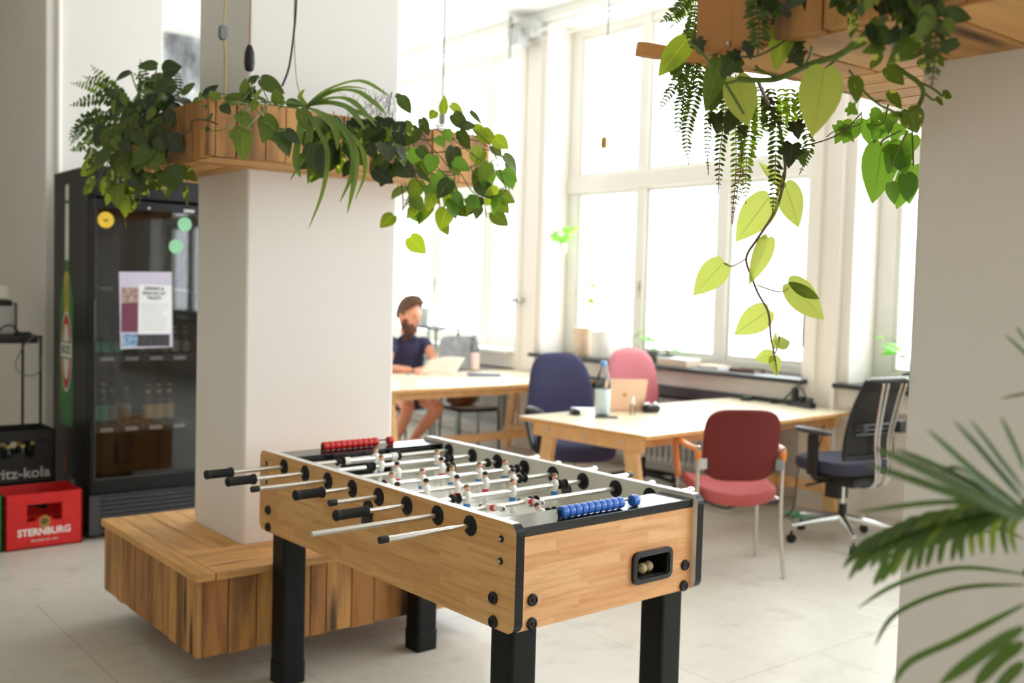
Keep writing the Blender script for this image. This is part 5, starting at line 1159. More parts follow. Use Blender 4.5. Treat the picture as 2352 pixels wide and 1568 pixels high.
p = Plant('heartleaf_pothos', 'glossy pothos with large drooping leaves at the near corner of the left planter', loc=(1.7, 3.75, 2.15))
for b_, t_, w_, d_ in (((545, 262), (584, 290), .75, 3.5), ((560, 300), (556, 371), .62, 3.46), ((535, 298), (575, 330), .8, 3.48), ((606, 268), (640, 332), .6, 3.5), ((562, 222), (566, 175), .55, 3.72), ((575, 190), (592, 170), .7, 3.72), ((600, 182), (655, 214), .55, 3.7), ((585, 205), (560, 228), .6, 3.72), ((640, 240), (632, 200), .7, 3.66), ((660, 236), (700, 240), .6, 3.66), ((500, 228), (480, 206), .8, 3.7), ((470, 222), (500, 190), .6, 3.75), ((520, 232), (560, 212), .55, 3.7),
                       ((510, 240), (530, 262), .8, 3.55), ((590, 232), (575, 256), .8, 3.55), ((620, 285), (600, 330), .7, 3.47), ((640, 300), (668, 360), .6, 3.45), ((655, 300), (690, 330), .6, 3.44), ((480, 300), (470, 290), .8, 3.5), ((690, 250), (700, 300), .5, 3.5)):
    p.px(b_, t_, d_, w_*1.1, RN.choice([LD, LM, LM, LDK]), 'heart', j=.45); r_q = at(580+RN.uniform(-40, 50), 240, 3.68); p.stem.tube(smoothpath([r_q, at(b_[0]*.6+580*.4, b_[1]-6, d_), at(b_[0], b_[1], d_)]), .0022, 5)
for k in range(16):
    b_ = (RN.uniform(455, 720), RN.uniform(216, 246)); p.px(b_, (b_[0]+RN.uniform(-25, 25), b_[1]+RN.uniform(-28, 16)), 3.68+RN.uniform(0, .12), .7, RN.choice([LD, LM, LW]), 'heart', j=.9)
p.done()
p = Plant('spider_plant', 'spider plant with long arching strap leaves in the middle of the left planter', loc=(2.1, 3.75, 2.15))
def strap(pl, L_, d, w_, mat, up=None):
    P = smoothpath(sp(L_, d), 6); n = len(P); rows = []
    for i, q in enumerate(P):
        t_ = (P[min(i+1, n-1)]-P[max(i-1, 0)]).normalized(); nr = up or Vector((0, 0, 1))+CAMV*.8; s_ = t_.cross(nr).normalized(); f_ = i/(n-1); w2 = w_/2*(min(1, .35+f_*3))*(1-max(0, (f_-.6)/.4)**2*.97); nn = s_.cross(t_)
        rows.append([q-s_*w2+nn*w2*.35, q, q+s_*w2+nn*w2*.35])
    m_ = pl.mb(mat); m_.tint = RN.random(); m_.grid(rows)
for L_, w_ in (([(705, 242), (760, 205), (830, 188, -.05), (895, 222, -.1)], .024), ([(705, 244), (770, 212), (820, 212, -.05), (862, 240, -.1), (886, 262, -.12)], .024), ([(706, 246), (760, 228), (810, 235, -.08), (865, 292, -.15)], .026), ([(706, 246), (745, 236), (800, 250, -.1), (840, 300, -.15)], .028), ([(700, 246), (712, 300, -.1), (700, 360, -.12), (666, 415, -.1)], .026), ([(698, 246), (690, 300, -.12), (680, 370, -.12), (690, 408, -.12)], .026),
               ([(700, 244), (725, 290, -.12), (752, 350, -.14), (742, 440, -.12), (708, 527, -.1)], .018), ([(705, 246), (770, 280, -.1), (812, 340, -.14), (815, 410, -.14), (798, 490, -.12)], .026), ([(705, 246), (780, 290, -.1), (830, 340, -.14), (838, 400, -.14), (815, 460, -.12)], .016), ([(720, 250), (800, 330, -.12), (808, 400, -.14), (780, 466, -.13)], .018), ([(705, 244), (690, 225), (700, 205)], .02), ([(705, 244), (660, 236), (640, 252)], .02), ([(705, 248), (735, 262, -.1), (770, 300, -.14), (775, 345, -.14)], .024), ([(705, 244), (735, 222), (790, 202), (845, 205, -.06)], .018), ([(705, 244), (765, 240), (830, 262, -.1), (868, 280, -.12)], .022)):
    strap(p, L_, 3.62, w_, RN.choice([LW, LM, LW]))
p.done()
p = Plant('dark_pothos', 'dense dark pothos with silvery leaves covering the front of the left planter', loc=(2.3, 3.7, 2.15))
for x in range(13):
    u = 715+x*17; p.vine([at(u, 262+RN.uniform(-6, 6), 3.72), at(u+RN.uniform(-10, 15), 295, 3.62), at(u+RN.uniform(-15, 20), 335, 3.60), at(u+RN.uniform(-15, 20), RN.uniform(340, 395), 3.62)], .078, [LDK, LDK, LD, LM, LV], every=.05, j=.7)
p.px((720, 330), (722, 400), 3.5, .75, LD, 'heart', j=.2, tint=.8); p.px((745, 340), (738, 412), 3.5, .6, LDK, 'heart'); p.px((905, 375), (958, 405), 3.62, .8, LDK, 'heart', j=.2); p.px((860, 390), (905, 420), 3.6, .8, LDK, 'heart')
p.done()
p = Plant('twig_plant', 'dry grey twiggy plant standing between the strap leaves and the column edge', loc=(2.4, 3.8, 2.15))
for k in range(26):
    a_ = at(RN.uniform(815, 895), 266, 3.9); b_ = a_+Vector((RN.uniform(-.06, .06), RN.uniform(-.05, .05), RN.uniform(.03, .1))); p.stem.tube([a_, a_.lerp(b_, .5)+Vector((RN.uniform(-.02, .02), 0, 0)), b_], .0011, 4); p.stem.tube([a_.lerp(b_, .6), b_+Vector((RN.uniform(-.05, .05), 0, .01))], .0008, 4)
p.stem.tube(sp([(893, 262), (895, 235), (900, 212)], 3.9), .003, 6)
p.done(M['grey'])
p = Plant('golden_pothos', 'bright green pothos trailing round the right end of the left planter before the window', loc=(2.65, 3.75, 2.15))
for b_, t_, w_ in (((1020, 260), (1018, 215), .5), ((1035, 240), (1068, 262), .6), ((1040, 262), (1078, 300), .55), ((1055, 300), (1080, 345), .5), ((1060, 290), (1095, 285), .7), ((1080, 255), (1110, 285), .3), ((1090, 290), (1125, 318), .5), ((920, 222), (945, 262), .55), ((910, 218), (938, 236), .45), ((968, 272), (985, 312), .5), ((1000, 255), (985, 275), .8), ((960, 295), (925, 335), .7), ((960, 340), (990, 370), .6), ((1060, 360), (1025, 378), .8), ((1130, 335), (1155, 360), .7), ((1160, 375), (1175, 398), .3)):
    p.px(b_, t_, 3.78+RN.uniform(-.06, .08), w_*1.2, RN.choice([LM, LG, LD]), 'heart', j=.5)
for L_ in ([(960, 285), (985, 330), (1020, 370), (1045, 410), (1020, 450)], [(990, 290), (1040, 320), (1080, 350), (1120, 380), (1160, 410), (1172, 450)], [(1060, 290), (1100, 320), (1140, 360), (1135, 410), (1110, 440), (1118, 500)], [(930, 350), (960, 400), (1000, 430), (1010, 470), (1000, 500)], [(1000, 380), (1040, 420), (1060, 460), (1070, 490)], [(930, 300), (925, 350), (945, 400), (942, 440), (930, 470)], [(922, 420), (926, 470), (922, 520), (924, 565)],
           [(1090, 300), (1130, 340), (1150, 400), (1165, 440)], [(950, 400), (975, 440), (980, 480)], [(1020, 400), (1030, 450), (1045, 495)], [(1060, 400), (1085, 440), (1130, 470), (1140, 490)], [(930, 420), (940, 455), (925, 480)], [(960, 380), (990, 420), (1015, 450), (1025, 500)], [(1080, 380), (1100, 430), (1120, 450), (1160, 470)]):
    p.vine(sp(L_, 3.72+RN.uniform(-.08, .1)), .076, [LM, LI, LI, LD, LG, LM], every=.05, j=.6, r=.002)
for k, q_ in enumerate(((960, 285), (990, 290), (1060, 290), (925, 300), (1090, 300))):      # rooted in the planter's soil
    s_ = Vector((2.54+.04*k, 3.76, 2.13)); e_ = at(q_[0], q_[1], 3.72); p.stem.tube(smoothpath([s_, Vector((s_.x, 3.68, 2.21)), e_]), .0024, 5)
for L_ in ([(915, 300), (980, 322), (1060, 318), (1128, 330)], [(920, 340), (1000, 350), (1070, 340), (1125, 345)], [(925, 400), (985, 390), (1050, 395), (1110, 370)], [(940, 310), (945, 360), (990, 400), (1060, 400)]):
    p.stem.tube(smoothpath(sp(L_, 3.88)), .0022, 5)
p.done(M['stemd'])
# cords at the first column
e = MB(); q0 = on(517, 230, 'y', 3.9); x_ = 1.765
a0 = at(519, -20, 3.95); a1 = at(512, 75, 3.93); a2 = at(517, 130, 3.93); a3 = at(516, 232, 3.92)
cd_ = thing('lamp_cord', 'beige cord with a grey inline switch hanging beside the column above the left planter', 'cord', tuple(a1)); e.tube([Vector((0, 0, ZC-a1.z)), a0-a1, Vector((0, 0, 0))], .0028, 6); e.tube(smoothpath([Vector((0, 0, 0)), a2-a1, a3-a1]), .004, 6); e.build('cord', plain('yellow_cord', (180, 150, 70), .5), cd_, smooth=True)
e = MB(); pad(e, outline(.03, .055, 1, 4), [(.9, -.012), (1, -.008), (1, .008), (.9, .012)], lambda x, y, o: (x, o, y)); e.build('switch', M['grey'], cd_, smooth=True)
a1 = at(573, 133, 3.9); hk = thing('dark_tassel', 'dark slender tassel hanging on a brown cord against the column corner', 'ornament', tuple(a1))
e = MB(); e.lathe([(.004, .05), (.010, .045), (.018, .02), (.020, -.02), (.016, -.045), (.011, -.05)], 14); e.build('tassel', M['blackm'], hk, smooth=True)
e = MB(); e.tube([(0, 0, .045), (.001, .0, .2), (0, 0, ZC-a1.z)], .0028, 6); e.build('cord', plain('brown_cord', (160, 110, 70), .6), hk, smooth=True)
def hang(L_, d, r, mat, lab):
    P = smoothpath(sp(L_, d)); e = MB(); P[0].z = max(P[0].z, 2.3); e.tube([Vector((P[0].x, P[0].y, ZC))]+P, r, 6); tag(e.build('cable', mat, smooth=True), lab, 'cable')
hang([(681, -5), (677, 60), (665, 150), (648, 198)], 3.62, .0042, M['dgrey'], 'dark grey cable hanging before the column down into the left planter')
hang([(676, 40), (678, 130), (684, 195), (700, 238)], 3.64, .0028, plain('cream_cord', (206, 196, 176), .6), 'thin cream cable hanging before the column behind the dark grey cable')
e = MB(); e.box(0, .17, -.004, .004, 0, .006); o = e.build('label_strip', M['white']); o.location = on(838, 269, 'y', 3.70); tag(o, 'thin white plastic strip lying on the rim of the left planter', 'strip')

# ---------------------------------------------------------------- right planter (about two metres away)
f = Plant('boston_fern', 'boston fern hanging in long fringes from the right planter before the window', loc=(1.6, 1.5, 2.2))
top = [(1640, -60), (1700, 60)]
FR = [([(1600, -40), (1560, 20), (1515, 52)], .032), ([(1610, -30), (1570, 20), (1538, 68)], .028), ([(1600, -10), (1590, 60), (1575, 140), (1545, 200), (1508, 262)], .034), ([(1612, 60), (1590, 160), (1562, 240), (1556, 330)], .030), ([(1625, 100), (1598, 210), (1578, 300), (1582, 378)], .036), ([(1640, 120), (1630, 230), (1625, 330), (1627, 402)], .022),
      ([(1600, 20), (1580, 90), (1570, 170), (1575, 250), (1560, 300)], .036), ([(1668, 150), (1668, 240), (1655, 340), (1650, 445)], .032), ([(1690, 170), (1690, 280), (1690, 400), (1680, 512)], .026), ([(1715, 180), (1722, 280), (1714, 380), (1713, 468)], .040), ([(1768, 190), (1782, 290), (1780, 400), (1774, 492)], .036), ([(1835, 200), (1850, 290), (1858, 340), (1836, 402)], .030),
      ([(1742, 190), (1745, 260), (1740, 330)], .040), ([(1795, 195), (1800, 260), (1795, 330)], .036), ([(1838, 200), (1838, 250), (1830, 300)], .03), ([(1700, 190), (1706, 280), (1700, 350)], .034), ([(1760, 200), (1766, 250), (1768, 310)], .040), ([(1815, 195), (1815, 240), (1812, 300)], .036), ([(1606, 30), (1596, 90), (1600, 170), (1610, 240)], .034), ([(1645, 140), (1640, 220), (1630, 300)], .03)]
for L_, w_ in FR: f.frond(sp(L_, 2.22+RN.uniform(-.05, .12)), w_*.62, RN.choice([LF, LFD, LFD, LF]), .0078, r=.001, wl=.42)
f.frond(sp([(1706, 330), (1700, 400), (1690, 460), (1682, 515)], 2.2), .014, plain('dry_frond', (150, 110, 70), .8), .009, r=.001)
f.done(M['stemd'])
f = Plant('boston_fern', 'dark fern fronds hanging over the front boards of the right planter', loc=(1.5, 1.1, 2.25))
for L_, w_ in (([(1745, -60), (1740, 20), (1745, 80), (1740, 125)], .05), ([(1775, -60), (1770, 0), (1760, 60)], .05), ([(2150, -20), (2150, 60), (2148, 130), (2140, 200)], .040), ([(2120, -40), (2135, 20), (2130, 80)], .045)): f.frond([on(a_, b_, 'x', 1.475) for a_, b_ in L_], w_*.62, LFD, .009, r=.0014, wl=.34)
f.done(M['stemd'])
p = Plant('giant_pothos', 'thick stemmed pothos with big lime leaves creeping under the right planter', loc=(1.6, 1.3, 2.2))
P_ = smoothpath(sp([(2040, 20, -.25), (2005, 62, -.2), (1935, 122, -.12), (1860, 148, -.05), (1795, 178), (1760, 184), (1695, 182)], 1.93)); p.stem.tube(P_, .0058, 8)
for L_ in ([(1700, 182), (1665, 190), (1650, 160)], [(1845, 60, -.1), (1865, 110, -.05), (1852, 145)], [(1940, 120, -.1), (1905, 150, -.05), (1892, 162)], [(1795, 180), (1750, 165), (1735, 150)], [(1635, 152), (1610, 120), (1580, 95)], [(1665, 190), (1690, 230), (1708, 262)]): p.stem.tube(smoothpath(sp(L_, 1.93)), .0028, 6)
for b_, t_, w_, d_, m_, dt_ in (((1893, 158), (1868, 318), .66, 1.86, LY, .02), ((1690, 178), (1725, 292), .74, 1.96, LY, .02), ((1803, 52), (1782, 165), .52, 1.84, LG, 0), ((1578, 90), (1510, 175), .55, 2.02, LG, 0), ((1655, 132), (1620, 262), .42, 1.98, LW, .05), ((1560, 130), (1540, 175), .8, 2.04, LD, 0), ((1690, 250), (1665, 310), .6, 2.05, LDK, 0), ((1650, 200), (1632, 260), .6, 2.04, LD, 0)):
    p.px(b_, t_, d_, w_, m_, 'heart', j=.12, dt=dt_, tint=.55, fold=.12, curl=.2)
p.done()
p = Plant('dangling_pothos', 'long pothos vine with lime backlit leaves dangling from the right planter', loc=tuple(at(1790, 290, 2.28)))
P_ = smoothpath(sp([(1742, 188, -.15), (1765, 240, -.05), (1790, 290), (1800, 350), (1803, 395), (1790, 460), (1772, 500), (1740, 548), (1714, 592), (1728, 640), (1742, 675), (1765, 718), (1770, 770), (1778, 812), (1786, 858)], 2.28), 6)
p.stem.tube(P_, [.0042-.0022*i/(len(P_)-1) for i in range(len(P_))], 8)
for L_ in ([(1714, 594), (1690, 608), (1678, 611), (1663, 604)], [(1740, 655), (1775, 667), (1795, 670), (1811, 662)], [(1752, 546), (1760, 545)], [(1780, 812), (1788, 790), (1790, 770)], [(1800, 395), (1790, 430)], [(1795, 425), (1785, 445)]): p.stem.tube(smoothpath(sp(L_, 2.28)), .0016, 6)
LYV = leafmat('lime_leaf_green_edge', (150, 178, 40), (200, 220, 60), tr=.6)
for b_, t_, w_, m_, fo in (((1802, 423), (1841, 526), .60, LY, .15), ((1768, 452), (1687, 557), .62, LY, .15), ((1798, 430), (1742, 368), .33, LY, .7), ((1764, 546), (1722, 655), .40, LY, .5), ((1662, 602), (1590, 682), .62, LY, .12), ((1810, 650), (1902, 735), .60, LY, .15), ((1766, 712), (1683, 770), .66, LY, .15), ((1784, 792), (1818, 782), .7, LY, .3), ((1780, 800), (1782, 762), .4, LY, .4), ((1776, 816), (1732, 824), .8, LY, .3), ((1776, 818), (1786, 864), .7, LY, .3)):
    m2 = MB(); B = at(b_[0], b_[1], 2.28); T = at(t_[0], t_[1], 2.28+RN.uniform(-.02, .03)); leaf(m2, B, T-B, face(.15), (T-B).length, (T-B).length*w_, 'heart', fo, .2, .5+RN.uniform(-.1, .1)); o = m2.build('leaf', m_, p.t, smooth=True, sub=1); o.location = p.o
m2 = MB(); B = at(1811, 648, 2.272); T = at(1880, 690, 2.272); leaf(m2, B, T-B, face(.1), (T-B).length, (T-B).length*.34, 'ellip', .1, -.35, .4); o = m2.build('leaf_patch', LM, p.t, smooth=True); o.location = p.o
p.done(plain('mauve_stem', (128, 104, 96), .5, var=.25, vs=30))
p = Plant('ivy', 'dark lobed ivy leaves hanging over the near corner of the right planter', loc=tuple(at(1660, 140, 1.9)))
for b_, t_, w_, d_ in (((1690, 132), (1658, 182), 1.1, 1.9), ((1700, 125), (1665, 128), .9, 1.9), ((1835, 85), (1800, 130), .9, 1.84), ((1825, 120), (1845, 155), 1.3, 1.85), ((1720, 95), (1725, 138), .9, 1.86), ((1800, 30), (1770, 55), 1, 1.84), ((1825, 20), (1760, 20), .8, 1.82), ((1820, 330), (1812, 388), .95, 2.2), ((1838, 345), (1850, 385), .9, 2.21), ((1826, 280), (1838, 322), 1.1, 2.2), ((1645, 260), (1650, 310), 1, 2.1), ((1660, 288), (1640, 300), .8, 2.1), ((1940, 286), (1920, 332), 1.0, 2.25), ((1600, 90), (1615, 130), .9, 1.95), ((1948, 245), (1975, 262), 1.2, 2.2), ((1935, 290), (1968, 325), .9, 2.25), ((1700, 290), (1715, 315), .8, 2.12)):
    p.px(b_, t_, d_, w_, RN.choice([LDK, LD]) if b_[0] < 1850 else LI, 'ivy', j=.3, fold=.1)
P_ = sp([(1700, 130), (1740, 128), (1800, 95), (1850, 40), (1870, 0), (1880, -30)], 1.84); p.stem.tube(smoothpath(P_), .002, 6)
p.stem.tube(smoothpath(sp([(1980, 258), (1940, 300), (1900, 320), (1850, 335), (1822, 345)], 2.2)), .0016, 5); p.stem.tube(smoothpath(sp([(1978, 262), (1975, 285), (1920, 300), (1898, 315)], 2.2)), .0012, 5)
p.done(M['stemd'])
p = Plant('variegated_pothos', 'cream edged variegated pothos twining under the right planter beside the right column', loc=tuple(at(2080, 190, 1.9)))
P_ = smoothpath(sp([(2125, -20), (2110, 60), (2120, 110), (2100, 130), (2050, 142), (2075, 165), (2110, 190), (2120, 215), (2105, 250), (2080, 262)], 1.88)); p.stem.tube(P_, .0042, 8)
for L_ in ([(2115, 190), (2145, 205), (2165, 222)], [(1950, 160), (1985, 210), (2020, 240), (2065, 262)], [(2120, 210), (2140, 228), (2150, 228)]): p.stem.tube(smoothpath(sp(L_, 1.9)), .0022, 6)
for b_, t_, w_, d_ in (((1988, 92), (1935, 115), .45, 1.84), ((1960, 30), (1957, 90), .45, 1.82), ((2110, 78), (2040, 148), .5, 1.83), ((2030, 105), (1980, 118), .6, 1.85), ((2020, 120), (2000, 160), .6, 1.85), ((2035, 155), (2082, 194), .65, 1.86), ((1960, 178), (1975, 238), .75, 1.86), ((2040, 212), (2078, 250), .6, 1.9), ((2085, 250), (2112, 308), .85, 1.9), ((2070, 262), (2045, 265), .7, 1.9), ((2165, 215), (2190, 222), .9, 1.86), ((2150, 225), (2170, 242), .7, 1.86), ((2110, 150), (2150, 130), .6, 1.84), ((2200, 95), (2150, 120), .5, 1.84), ((2170, 30), (2240, 40), .55, 1.80), ((2130, 120), (2175, 150), .6, 1.86), ((2090, 10), (2060, 60), .6, 1.8), ((2120, 30), (2110, 90), .6, 1.8)):
    if b_[1] < 115 and b_[0] > 1930: d_ = min(d_, (on(b_[0], b_[1], 'x', 1.49)-EYE).dot(FW))
    p.px(b_, t_, d_, w_*1.1, LV if b_[0] < 2160 or b_[1] > 200 else LD, 'heart', j=.35, tint=.45)
p.done()
p = Plant('dark_pothos', 'mass of dark pothos leaves falling over the front of the right planter', loc=(1.5, 1.0, 2.25))
for k in range(60):
    u = RN.uniform(1985, 2175); v = RN.uniform(-40, 75); p.pf((u, v), (u+RN.uniform(-35, 35), v+RN.uniform(15, 60)), .65, RN.choice([LDK, LD, LDK, LM]), x=1.50-RN.uniform(0, .07), j=.7)
for k in range(16):
    u = RN.uniform(1740, 1850); v = RN.uniform(-60, 10); p.pf((u, v), (u+RN.uniform(-30, 30), v+RN.uniform(15, 45)), .8, LDK, x=1.49-RN.uniform(0, .04), j=.7)
for k in range(14):
    u = RN.uniform(1920, 2000); v = RN.uniform(-50, 5); p.pf((u, v), (u+RN.uniform(-30, 30), v+RN.uniform(15, 40)), .6, LD, 'ellip', x=1.49-RN.uniform(0, .05), j=.7)
p.done()
p = Plant('arrowhead_vine', 'bright green vine with arrow shaped leaves behind the right planter next to the column', loc=tuple(at(2050, 330, 2.3)))
for b_, t_, w_ in (((2035, 300), (2020, 320), 1), ((2025, 330), (2010, 470), .56), ((2062, 345), (2085, 400), .8), ((2075, 330), (2040, 400), .8), ((2098, 380), (2062, 482), .5), ((2080, 400), (2095, 470), .7), ((1990, 275), (1998, 332), .95), ((2020, 278), (2008, 330), .9), ((2040, 262), (2045, 310), .9), ((2065, 285), (2050, 330), .9), ((1960, 280), (1938, 330), .85), ((2098, 310), (2080, 360), .7), ((2000, 258), (2035, 270), .8), ((2045, 420), (2060, 470), .7), ((2030, 350), (2075, 330), .5)):
    p.px(b_, t_, 2.36+RN.uniform(-.03, .08), w_*1.1, LI, 'heart' if w_ < .9 else 'ivy', j=.25)
for L_ in ([(2085, 300), (2060, 350), (2045, 390)], [(2070, 300), (2030, 320), (2022, 335)], [(2095, 300), (2098, 380)], [(2040, 240), (2030, 280), (2010, 290)]): p.stem.tube(smoothpath(sp(L_, 2.34)), .0022, 6)
p.done()

# ---------------------------------------------------------------- palm in the right foreground
base = at(2620, 1500, 1.35); base.z = 0
p = Plant('potted_palm', 'potted palm with long narrow green fronds in the right foreground', loc=(base.x, base.y, 0)); p.o = -Vector((base.x, base.y, 0))
e = MB(); e.lathe([(.13, 0), (.15, .01), (.19, .32), (.175, .32), (.14, .2), (.01, .2)], 24); e.build('pot', plain('terracotta', (168, 98, 66), .7), p.t, smooth=True)
e = MB(); e.lathe([(.172, .28), (.002, .285)], 20, cap=False); e.build('soil', M['soil'], p.t)
def rach(L_, d): 
    P = smoothpath([Vector((base.x, base.y, .28)), Vector((base.x, base.y, .55))]+sp(L_, d)); p.stem.tube(P, .005, 6)
rach([(2480, 1300), (2360, 1180), (2290, 1165), (2200, 1178, .02), (2110, 1205, .04), (2040, 1255, .06)], 1.25); rach([(2500, 1320), (2400, 1200), (2352, 1150)], 1.15); rach([(2520, 1400), (2440, 1340), (2352, 1315)], 1.3); rach([(2460, 1000), (2400, 850), (2380, 800)], 1.3)
UPP = Vector((0, 0, 1))+CAMV*.9
for L_, w_, d_, m_ in (([(2352, 1175), (2240, 1090), (2125, 983)], .017, 1.15, LP), ([(2352, 1155), (2270, 1060), (2186, 963)], .015, 1.15, LP), ([(2352, 1130), (2290, 1050), (2224, 960)], .013, 1.15, LP), ([(2352, 1080), (2325, 1020), (2297, 955)], .012, 1.15, LP), ([(2352, 1195), (2180, 1110), (2003, 1028)], .024, 1.12, LP), ([(2330, 1190), (2170, 1130), (1985, 1066)], .019, 1.14, LP), ([(2352, 1180), (2220, 1105), (2062, 1030)], .014, 1.2, LP), ([(2352, 1178), (2210, 1100), (2045, 1028)], .009, 1.2, LP),
                       ([(2300, 1160), (2150, 1155), (1960, 1178)], .011, 1.2, LP), ([(2352, 1185), (2220, 1150), (2080, 1096)], .010, 1.25, LP), ([(2320, 1170), (2210, 1080), (2160, 1085)], .010, 1.2, LP),
                       ([(2352, 1318), (2200, 1305), (2060, 1342), (1968, 1398)], .009, 1.3, LP), ([(2352, 1343), (2200, 1352), (2060, 1408), (2008, 1485)], .009, 1.3, LP), ([(2352, 1388), (2200, 1468), (2090, 1520), (2050, 1575)], .012, 1.2, LP), ([(2352, 1440), (2250, 1505), (2155, 1575)], .019, 1.1, LP), ([(2352, 1475), (2290, 1520), (2235, 1580)], .019, 1.1, LP), ([(2352, 1520), (2310, 1560), (2290, 1590)], .017, 1.1, LP),
                       ([(2400, 860), (2352, 812), (2307, 768)], .010, 1.3, LP), ([(2400, 840), (2352, 780), (2332, 748)], .009, 1.3, LP), ([(2400, 900), (2352, 905), (2297, 916)], .006, 1.3, LP), ([(2352, 1240), (2300, 1215), (2260, 1225)], .008, 1.35, LP)):
    strap(p, L_, d_, w_*.72, m_, UPP)
for k in range(27):          # leaflets of the drooping frond
    f_ = k/26; u = 2345-f_*300; v = 1168+18*f_+70*f_*f_
    for sg in (0, 1):
        if sg: L_ = [(u, v), (u-45-20*f_, v+22), (u-85-30*f_, v+62+20*f_)] if k % 2 else [(u, v), (u-18, v+50), (u-12-30*f_, v+105-15*f_)]
        else: L_ = [(u, v), (u-60, v-8), (u-115, v+18+30*f_)]
        strap(p, [(a+RN.uniform(-6, 6), b_+RN.uniform(-5, 5)) for a, b_ in L_], 1.24+.05*f_, .0085, RN.choice([LP, LP, LM]), UPP)
p.done()

# ---------------------------------------------------------------- plants and things on the window sills
def sillplant(label, x, y, r0, r1, h, mat, z=.93, name='potted_plant'):
    t = thing(name, label, 'plant', (x, y, z)); pot(t, r0, r1, h, mat); return t
def fill(t, mat, n, h, L, kind='ellip', spread=.5, z0=0, wr=.4, stem=True, r=.002):
    mb = MB(); s = MB()
    for k in range(n):
        a = 2*PI*k/n+RN.uniform(-.3, .3); hh = h*RN.uniform(.5, 1); tip = Vector((math.cos(a)*hh*spread, math.sin(a)*hh*spread, z0+hh)); s.tube(smoothpath([Vector((0, 0, z0-.02)), Vector((tip.x*.3, tip.y*.3, z0+hh*.6)), tip]), r, 4)
        leaf(mb, tip, Vector((math.cos(a), math.sin(a), RN.uniform(-.2, .8))), Vector((0, 0, 1))+CAMV*.5, L*RN.uniform(.7, 1.2), L*wr, kind, .2, .4)
    mb.build('foliage', mat, t, smooth=True)
    if stem: s.build('stem', M['stem'], t, smooth=True)
t = sillplant('tall beige square pot with a thin stemmed plant on the sill of the middle window', 6.40, 6.86, .075, .10, .26, plain('beige_pot', (226, 202, 178), .6))
mb = MB(); s = MB(); P_ = smoothpath([(0, 0, .2), (-.0, -.03, .5), (0, -.05, .8), (0, -.02, 1.05)]); s.tube(P_, .005, 6)
for k in range(26): q = P_[RN.randrange(4, len(P_))]; leaf(mb, q, rdir(.2), face(.6), .09, .035, 'ellip')
mb.build('foliage', LG, t, smooth=True); s.build('stem', M['stem'], t, smooth=True)
t = sillplant('white cylinder pot beside the beige square pot on the middle window sill', 6.40, 6.62, .09, .10, .24, M['white'])
fill(t, LG, 7, .2, .10, 'strap', .5, .2)
t = sillplant('small terracotta pot with fine round leaves on the sill behind the pink chair', 6.42, 6.30, .05, .06, .11, plain('pink_clay', (206, 150, 136), .7)); fill(t, leafmat('spring_leaf', (110, 190, 40)), 9, .18, .06, 'heart', .9, .1, .6)
t = sillplant('grey glass pot with upright green leaves on the sill right of the pink chair', 6.40, 6.0, .045, .055, .10, M['grey']); fill(t, leafmat('fresh_leaf', (96, 176, 40)), 8, .14, .14, 'strap', .15, .09, .3)
t = sillplant('dark round pot with spiky green plant on the sill beside the grey glass pot', 6.38, 5.80, .04, .055, .08, M['dgrey']); fill(t, leafmat('spiky_leaf', (90, 190, 80)), 10, .09, .13, 'strap', .6, .07, .2)
t = thing('jar', 'clear glass jar standing on the sill between the two small potted plants', 'jar', (6.38, 5.92, .93)); mb = MB(); mb.lathe([(.03, 0), (.033, .01), (.033, .09), (.028, .1)], 16, cap=False); mb.build('glass', thinglass('jar_glass', (.85, .92, .95), 1.5), t, smooth=True); mb = MB(); mb.lathe([(.03, .002), (.03, .05)], 16); mb.build('water', thinglass('jar_water', (.8, .88, .9), .5), t)
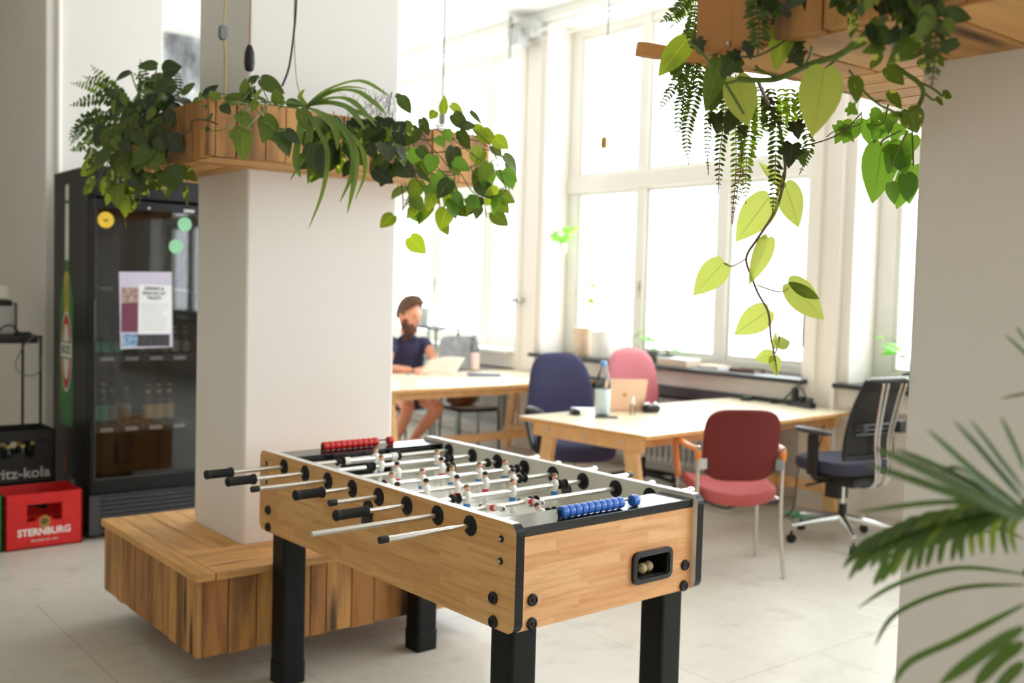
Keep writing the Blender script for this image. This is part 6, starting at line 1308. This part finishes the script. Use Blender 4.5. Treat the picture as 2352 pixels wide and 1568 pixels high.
t = thing('box', 'flat beige cardboard box lying on the middle window sill', 'box', (6.36, 5.66, .93)); mb = MB(); mb.box(-.09, .09, -.16, .16, 0, .05); mb.build('carton', plain('beige_card', (222, 206, 180), .8), t, bevel=.002); mb = MB(); mb.box(-.092, .092, -.162, .162, .05, .062); mb.build('lid', M['paper'], t)
t = thing('book', 'pale book lying on the sill right of the cardboard box', 'book', (6.37, 5.30, .93)); mb = MB(); mb.box(-.08, .08, -.11, .11, .003, .028); mb.build('pages', M['paper'], t); mb = MB(); mb.box(-.082, .084, -.113, .113, 0, .003); mb.box(-.082, .084, -.113, .113, .028, .031); mb.build('cover', plain('sand_cover', (214, 190, 160), .6), t)
t = thing('tray', 'low brown tray lying on the sill behind the dangling vine tip', 'tray', (6.38, 4.98, .93)); mb = MB(); mb.box(-.07, .07, -.12, .12, 0, .012); mb.box(-.07, -.06, -.12, .12, .012, .03); mb.box(.06, .07, -.12, .12, .012, .03); mb.build('tray', plain('brown_tray', (110, 84, 64), .5), t)
t = sillplant('green leafy plant on the sill of the right window above the swivel chair', 6.40, 3.62, .055, .07, .10, M['dgrey']); fill(t, leafmat('sunny_leaf', (110, 190, 60)), 26, .26, .10, 'ellip', .8, .08, .4)
t = thing('hanging_plant', 'small ferny plant in a white hanging pot left in the middle window', 'plant', tuple(on(1292, 560, 'x', 6.42)))
mb = MB(); s = MB(); z_ = 0
for k in range(7):
    a = Vector((RN.uniform(-.1, .1), .12+.15*RN.random() if k % 2 else -.1, .15*RN.random())); P_ = smoothpath([Vector((0, 0, 0)), a*.6+Vector((0, 0, .06)), a]); s.tube(P_, .002, 4)
    for q in P_[2:]: leaf(mb, q, rdir(-.1), face(.4), .07, .025, 'ellip')
mb.build('foliage', leafmat('mint_leaf', (150, 214, 120)), t, smooth=True); s.tube([(0, 0, 0), (0, 0, ZC-t.location.z)], .0015, 4); s.build('stem', M['stem'], t)
mb = MB(); mb.lathe([(.03, -.08), (.045, 0), (.04, 0), (.03, -.05)], 16); mb.build('pot', M['white'], t, smooth=True)
